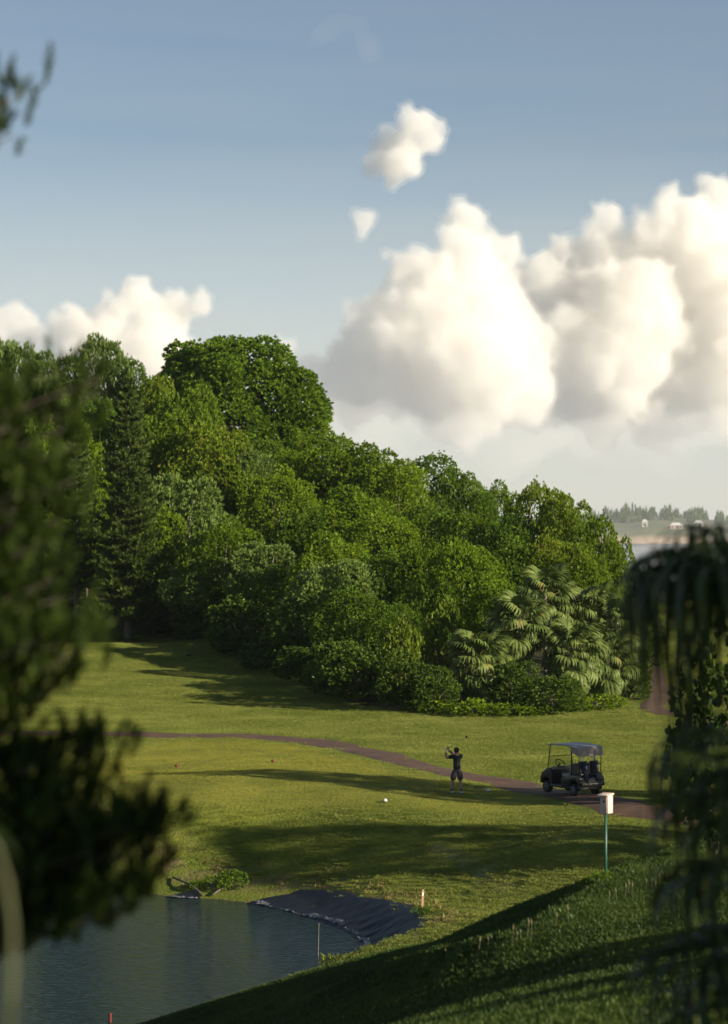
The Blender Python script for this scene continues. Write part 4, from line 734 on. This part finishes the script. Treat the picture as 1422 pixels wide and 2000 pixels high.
# ------------------------------------------------------------------ foreground conifer at the left
def near_conifer():
    rs=np.random.default_rng(31); rn=random.Random(31); tx,ty=-2.25,9.4; zg=h(tx,ty)
    o=tag(empty('conifer',(tx,ty,zg)),'near conifer with dense brushy sprays reaching over the pond','tree'); B=Vector((tx,ty,zg))
    mb=MB(); mb.tube([(0,0,-.4),(0,0,0),(.03,.02,1.5),(-.02,0,3.2),(0,0,-zg+2.2)],[.16,.14,.12,.09,.03],10); mb.build('trunk',M['bark'],o,True)
    tips=[(45,182,.0),(28,262,.1),(10,215,.2),(-30,330,.0)]
    edge=[(740,205),(770,195),(800,150),(835,135),(870,150),(905,150),(940,150),(975,145),(1010,140),(1050,120),(1090,125),(1130,118),(1165,130),(1200,140),(1235,165),(1265,180),(1300,175),(1335,150),(1370,95),(1400,60),(1440,225),(1470,225),(1500,205),(1530,190),(1560,215),(1590,195),(1600,330),(1620,345),(1640,330),(1665,310),(1690,300),(1715,305),(1740,310),(1765,300),(1785,230),(1800,140)]
    for v,u in edge:
        tips.append((u-8,v,rn.uniform(-.15,.15)))
        for _ in range(3): tips.append((rn.uniform(-60,u-30),v+rn.uniform(-22,22),rn.uniform(-.5,.6)))
    Pt=[];Ax=[]; wood=MB(); root=Vector((0,0,0))
    for u,v,dy in tips:
        tip=P(u,v,ty+dy)-B; zs=tip.z-.25-.12*rn.random(); st=Vector((0,0,zs)); mid=st.lerp(tip,.55)+Vector((0,0,-.06)); wood.tube([st,mid,tip],[.012,.007,.003],5,False)
        L_=(tip-st).length; n=int(L_/.065)
        for i in range(int(n*.3),n+1):
            t=i/n; p=(st*(1-t)**2+mid*2*t*(1-t)+tip*t*t); dirb=(tip-mid).normalized()
            for s in range(2):
                q=p+Vector((rs.normal(0,.04),rs.normal(0,.05),rs.normal(0,.03))); d=(dirb*.25+Vector((rs.normal(0,.3),rs.normal(0,.3),.95))).normalized(); ln=rs.uniform(.07,.17); m_=int(ln/.022)
                for k_ in range(m_): Pt.append(q+d*(k_*.022)); Ax.append(d)
    Pt=np.array([p[:] for p in Pt]); Ax=np.array([a[:] for a in Ax]); V,Fx,r=tufts(Pt,Ax,9,.056,.0085,.6,rs)
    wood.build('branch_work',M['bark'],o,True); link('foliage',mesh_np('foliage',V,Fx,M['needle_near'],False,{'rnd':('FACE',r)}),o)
near_conifer()
M['stem']=plain('pale_stem',(.075,.08,.03),.7,var=.2,scale=6)
def stem():
    Y=5.2; zg=h(P(16,2000,Y).x,Y); B=Vector((P(16,2000,Y).x,Y,zg)); o=tag(empty('leaning_plant',B),'pale green bare plant stem rising beside the near conifer','plant'); mb=MB(); pts=[Vector((0,0,-.1)),Vector((.0,0,.5))]+[P(u,v,Y)-B for u,v in [(16,2000),(24,1900),(23,1800),(12,1720),(-8,1655),(-40,1610)]]
    mb.tube(pts,[.012,.011,.009,.0085,.008,.007,.006,.005],10); mb.build('stem',M['stem'],o,True); e=pts[-1]
    for i,(a,b_) in enumerate([(2.6,.2),(3.3,.5),(3.9,-.1)]):
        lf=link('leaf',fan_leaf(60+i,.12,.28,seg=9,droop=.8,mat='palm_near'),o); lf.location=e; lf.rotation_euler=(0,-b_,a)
stem()
# ------------------------------------------------------------------ foreground fan palm at the right
def near_palm():
    tx,ty=2.95,12.0; zg=h(tx,ty); o=tag(empty('fan_palm',(tx,ty,zg)),'near fan palm with dark ragged leaves hanging into view','palm tree'); B=Vector((tx,ty,zg)); rn=random.Random(8)
    mb=MB(); mb.tube([(0,0,-.3),(0,0,0),(.03,0,1.2),(0,0,2.6),(.0,0,-zg+.35)],[.19,.17,.15,.14,.12],10); mb.build('trunk',M['bark'],o,True)
    def lf(hub,dY,r,droop,seed,zoff=.25,seg=13,roll=0,stiff=.3,arc=2.0,width=.034):
        hb=P(hub[0],hub[1],ty+dY)-B; st=Vector((0,0,min(-zg+.3,hb.z+zoff))); d=hb-st; pet=d.length
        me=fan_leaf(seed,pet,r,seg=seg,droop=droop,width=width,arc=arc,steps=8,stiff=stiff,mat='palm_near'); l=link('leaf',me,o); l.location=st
        l.rotation_euler=(roll,-math.atan2(d.z,math.hypot(d.x,d.y)),math.atan2(d.y,d.x))
    for i,a in enumerate([((1330,1085),-.4,.58,1.6),((1390,1040),.3,.56,1.6),((1385,1120),-.6,.62,1.7),((1440,1075),.0,.68,1.5),((1350,1140),.2,.5,2.0),((1460,1150),-.5,.62,1.5),((1420,1165),.3,.5,2.0),
          ((1385,1480),-.4,.5,1.8),((1410,1440),.2,.55,1.5),((1450,1500),-.5,.62,1.6),((1395,1570),.0,.5,1.9),((1450,1600),-.3,.62,1.5),((1400,1680),-.6,.5,1.6),((1455,1730),.1,.55,1.5),((1410,1810),-.4,.5,1.4),((1465,1880),-.6,.55,1.3),((1405,1915),.2,.5,1.4),((1350,1960),-.3,.42,1.2),((1400,1850),-.8,.7,1.0),((1430,1960),-.8,.75,.8),((1420,1700),-.9,.7,1.2),((1440,1560),-.8,.7,1.3),((1440,1120),-.9,.7,1.4),((1400,1090),-.8,.62,1.5),((1340,1120),-.6,.5,1.9)]):
        lf(a[0],a[1],a[2],a[3],200+i,zoff=rn.uniform(.1,.35),roll=rn.uniform(-.4,.4))
    # ragged outer leaves: a few long thin hanging strips
    for i,a in enumerate([((1282,1105),.2,.62,2.8,8),((1300,1080),-.3,.66,2.6,9),((1262,1120),0,.72,3.0,6),((1300,1150),.2,.75,2.8,8),((1335,1175),-.2,.75,2.6,8),((1370,1200),.1,.7,2.6,8),((1400,1230),-.1,.7,2.4,8),((1360,1330),.3,.6,2.4,7),((1400,1370),0,.6,2.2,8),((1330,1440),.1,.6,2.6,8),((1305,1480),-.2,.5,2.8,7),((1330,1560),.1,.5,2.6,7),((1320,1690),-.2,.5,2.4,7)]):
        lf(a[0],a[1],a[2],a[3],300+i,zoff=.1,seg=a[4],stiff=.12,arc=1.5,width=.02)
near_palm()
# ------------------------------------------------------------------ clouds (lit vapour volumes) and air
def volmat(name,d,colr=(.972,.958,.93),g=.0):
    mt=bpy.data.materials.new(name); mt.use_nodes=True; t=mt.node_tree; t.nodes.clear(); vo=t.nodes.new('ShaderNodeVolumePrincipled'); vo.inputs['Color'].default_value=(*colr,1); vo.inputs['Density'].default_value=d; vo.inputs['Anisotropy'].default_value=g
    ou=t.nodes.new('ShaderNodeOutputMaterial'); t.links.new(vo.outputs[0],ou.inputs['Volume']); return mt
_ico=bmesh.new(); bmesh.ops.create_icosphere(_ico,subdivisions=2,radius=1); IV=np.array([v.co[:] for v in _ico.verts]); IT=np.array([[v.index for v in f.verts] for f in _ico.faces]); _ico.free()
def cloud(label,lumps,seed,vox=6.5,dens=.0135,D=6000.,kids=26,core=True,flat=1.0):
    rnd=random.Random(seed); k=D/F; sp=[]
    for (u,v,r) in lumps:
        c=P(u,v,D+rnd.uniform(-1,1)*r*k*.8); sp.append((c,r*k))
        for i in range(kids):
            d=Vector((rnd.gauss(0,1),rnd.gauss(0,1),rnd.gauss(0,1)+.3)).normalized(); rr=r*k*rnd.uniform(.16,.42); d.z*=flat; cc=c+d*(r*k*.86); sp.append((cc,rr))
            for j in range(5):
                d2=(d+Vector((rnd.gauss(0,.7),rnd.gauss(0,.7),rnd.gauss(0,.7)))).normalized(); r3=rr*rnd.uniform(.25,.5)
                if r3>vox*.9: sp.append((cc+d2*rr*.9,r3))
    sc=np.array([1,1,flat]); vs=np.concatenate([IV*r*sc+np.array(c[:]) for c,r in sp]); fs=np.concatenate([IT+i*len(IV) for i in range(len(sp))])
    me=mesh_np('vapour',vs,fs,None); o=bpy.data.objects.new('vapour',me); col.objects.link(o)
    m=o.modifiers.new('r','REMESH'); m.mode='VOXEL'; m.voxel_size=vox; m2=o.modifiers.new('s','SMOOTH'); m2.iterations=2
    dg=bpy.context.evaluated_depsgraph_get(); me2=bpy.data.meshes.new_from_object(o.evaluated_get(dg)); bpy.data.objects.remove(o)
    n=len(me2.vertices); co=np.empty(n*3); me2.vertices.foreach_get('co',co); no=np.empty(n*3); me2.vertices.foreach_get('normal',no); co=co.reshape(-1,3); no=no.reshape(-1,3)
    a=np.array([noise.fractal(Vector(c)/(vox*7.8),.8,2.1,5) for c in co]); co+=no*(a*vox*2.6)[:,None]; a=np.array([noise.fractal(Vector(c)/(vox*3.2),.9,2.1,3) for c in co]); co+=no*(a*vox*1.1)[:,None]
    def clean(c_,vx):
        me_=me2.copy(); me_.vertices.foreach_set('co',c_.ravel()); me_.update(); t_=bpy.data.objects.new('vapour',me_); col.objects.link(t_); m_=t_.modifiers.new('r','REMESH'); m_.mode='VOXEL'; m_.voxel_size=vx
        d_=bpy.context.evaluated_depsgraph_get(); r_=bpy.data.meshes.new_from_object(t_.evaluated_get(d_)); bpy.data.objects.remove(t_); bpy.data.meshes.remove(me_); r_.materials.clear(); return r_
    org=co.mean(0); root=tag(empty('cloud',tuple(org)),label,'cloud')
    fr=clean(co-org,vox); fr.materials.append(volmat('cloud_fringe',dens*.35)); fr.name='fringe'; link('fringe',fr,root)
    if core:
        me3=clean(co-org-no*vox*1.5,vox*1.1); me3.name='core'; me3.materials.append(volmat('cloud_core',dens)); link('core',me3,root)
cloud('small detached white cloud floating above the towering cumulus',[(805,240,36),(832,268,42),(768,295,46),(738,322,34),(790,318,40),(770,345,26)],1)
cloud('little round puff of white cloud beside the towering cumulus',[(715,432,28),(705,450,22),(750,500,20)],6,vox=7)
cloud('towering white cumulus cloud rising above the wood',[(900,425,40),(935,445,30),(985,490,38),(920,520,75),(830,555,72),(955,600,80),(860,650,120),(760,640,85),(930,710,110),(700,720,70),(690,605,20),(850,740,100),(770,740,80),(1000,760,90),(1020,670,60),(690,770,70),(900,800,80)],2)
cloud('broad heaped cumulus bank over the sea',[(1100,490,38),(1190,430,38),(1310,395,32),(1400,380,40),(1140,580,80),(1260,540,80),(1380,510,105),(1200,680,120),(1340,650,130),(1440,620,130),(1090,690,90),(1075,590,50),(1050,640,75),(1010,560,45),(1060,540,50),(1050,740,95),(1180,760,100),(1320,770,100),(1440,760,110),(1240,600,100),(1180,495,62),(1290,465,62),(1355,430,50),(1120,520,55),(1000,640,60)],3,D=6600.)
cloud('low cumulus cloud behind the left end of the wood',[(270,590,45),(330,615,50),(390,595,30),(215,625,45),(140,650,50),(300,690,80),(180,700,70)],4,D=7000.)
cloud('thin cloud at the far left above the pale trees',[(30,620,36),(-10,650,45),(60,660,40)],7,D=7200.,dens=.012)
cloud('small white cloud just above the great tree',[(555,695,34),(595,715,30),(630,735,40),(560,740,40)],8,D=7000.)
cloud('dim grey cloud layer spreading along the base of the cumulus',[(640,800,70),(760,830,80),(900,850,80),(1040,840,85),(1180,850,90),(1320,850,90),(1450,840,90),(700,860,80),(980,890,85),(1250,890,85)],5,D=5600.,dens=.007,vox=18,kids=18,core=False,flat=.42)
# a bank of sea haze far out over the water: thick at the horizon, thinning to nothing with height
for y0,hw,tp,dn in ((740.,2200.,160.,.0002),(2150.,5000.,410.,.00064)):
  hv=[]
  for x in (-hw,hw): hv+=[(x,y0,-14.),(x,y0+900,-14.),(x,y0+450,tp)]
  tag(MB().add(hv,[(0,1,2),(5,4,3),(0,3,4,1),(1,4,5,2),(2,5,3,0)]).build('haze_bank',volmat('sea_haze',dn,(1,1,1),0.0)),kind='stuff')
cloud('faint grey wisp of cloud high in the sky',[(600,100,34),(660,70,38),(720,100,26),(540,110,24),(680,30,34)],9,D=5200.,dens=.0028,vox=20,kids=16,core=False,flat=.45)
bx0,bx1,by0,by1,bz0,bz1=-900,1000,-160,2060,-30,34
hb=MB().box(((bx0+bx1)/2,(by0+by1)/2,(bz0+bz1)/2),(bx1-bx0,by1-by0,bz1-bz0)).build('haze',volmat('haze_air',.00005,(.86,.92,1.0),.3)); tag(hb,kind='stuff')
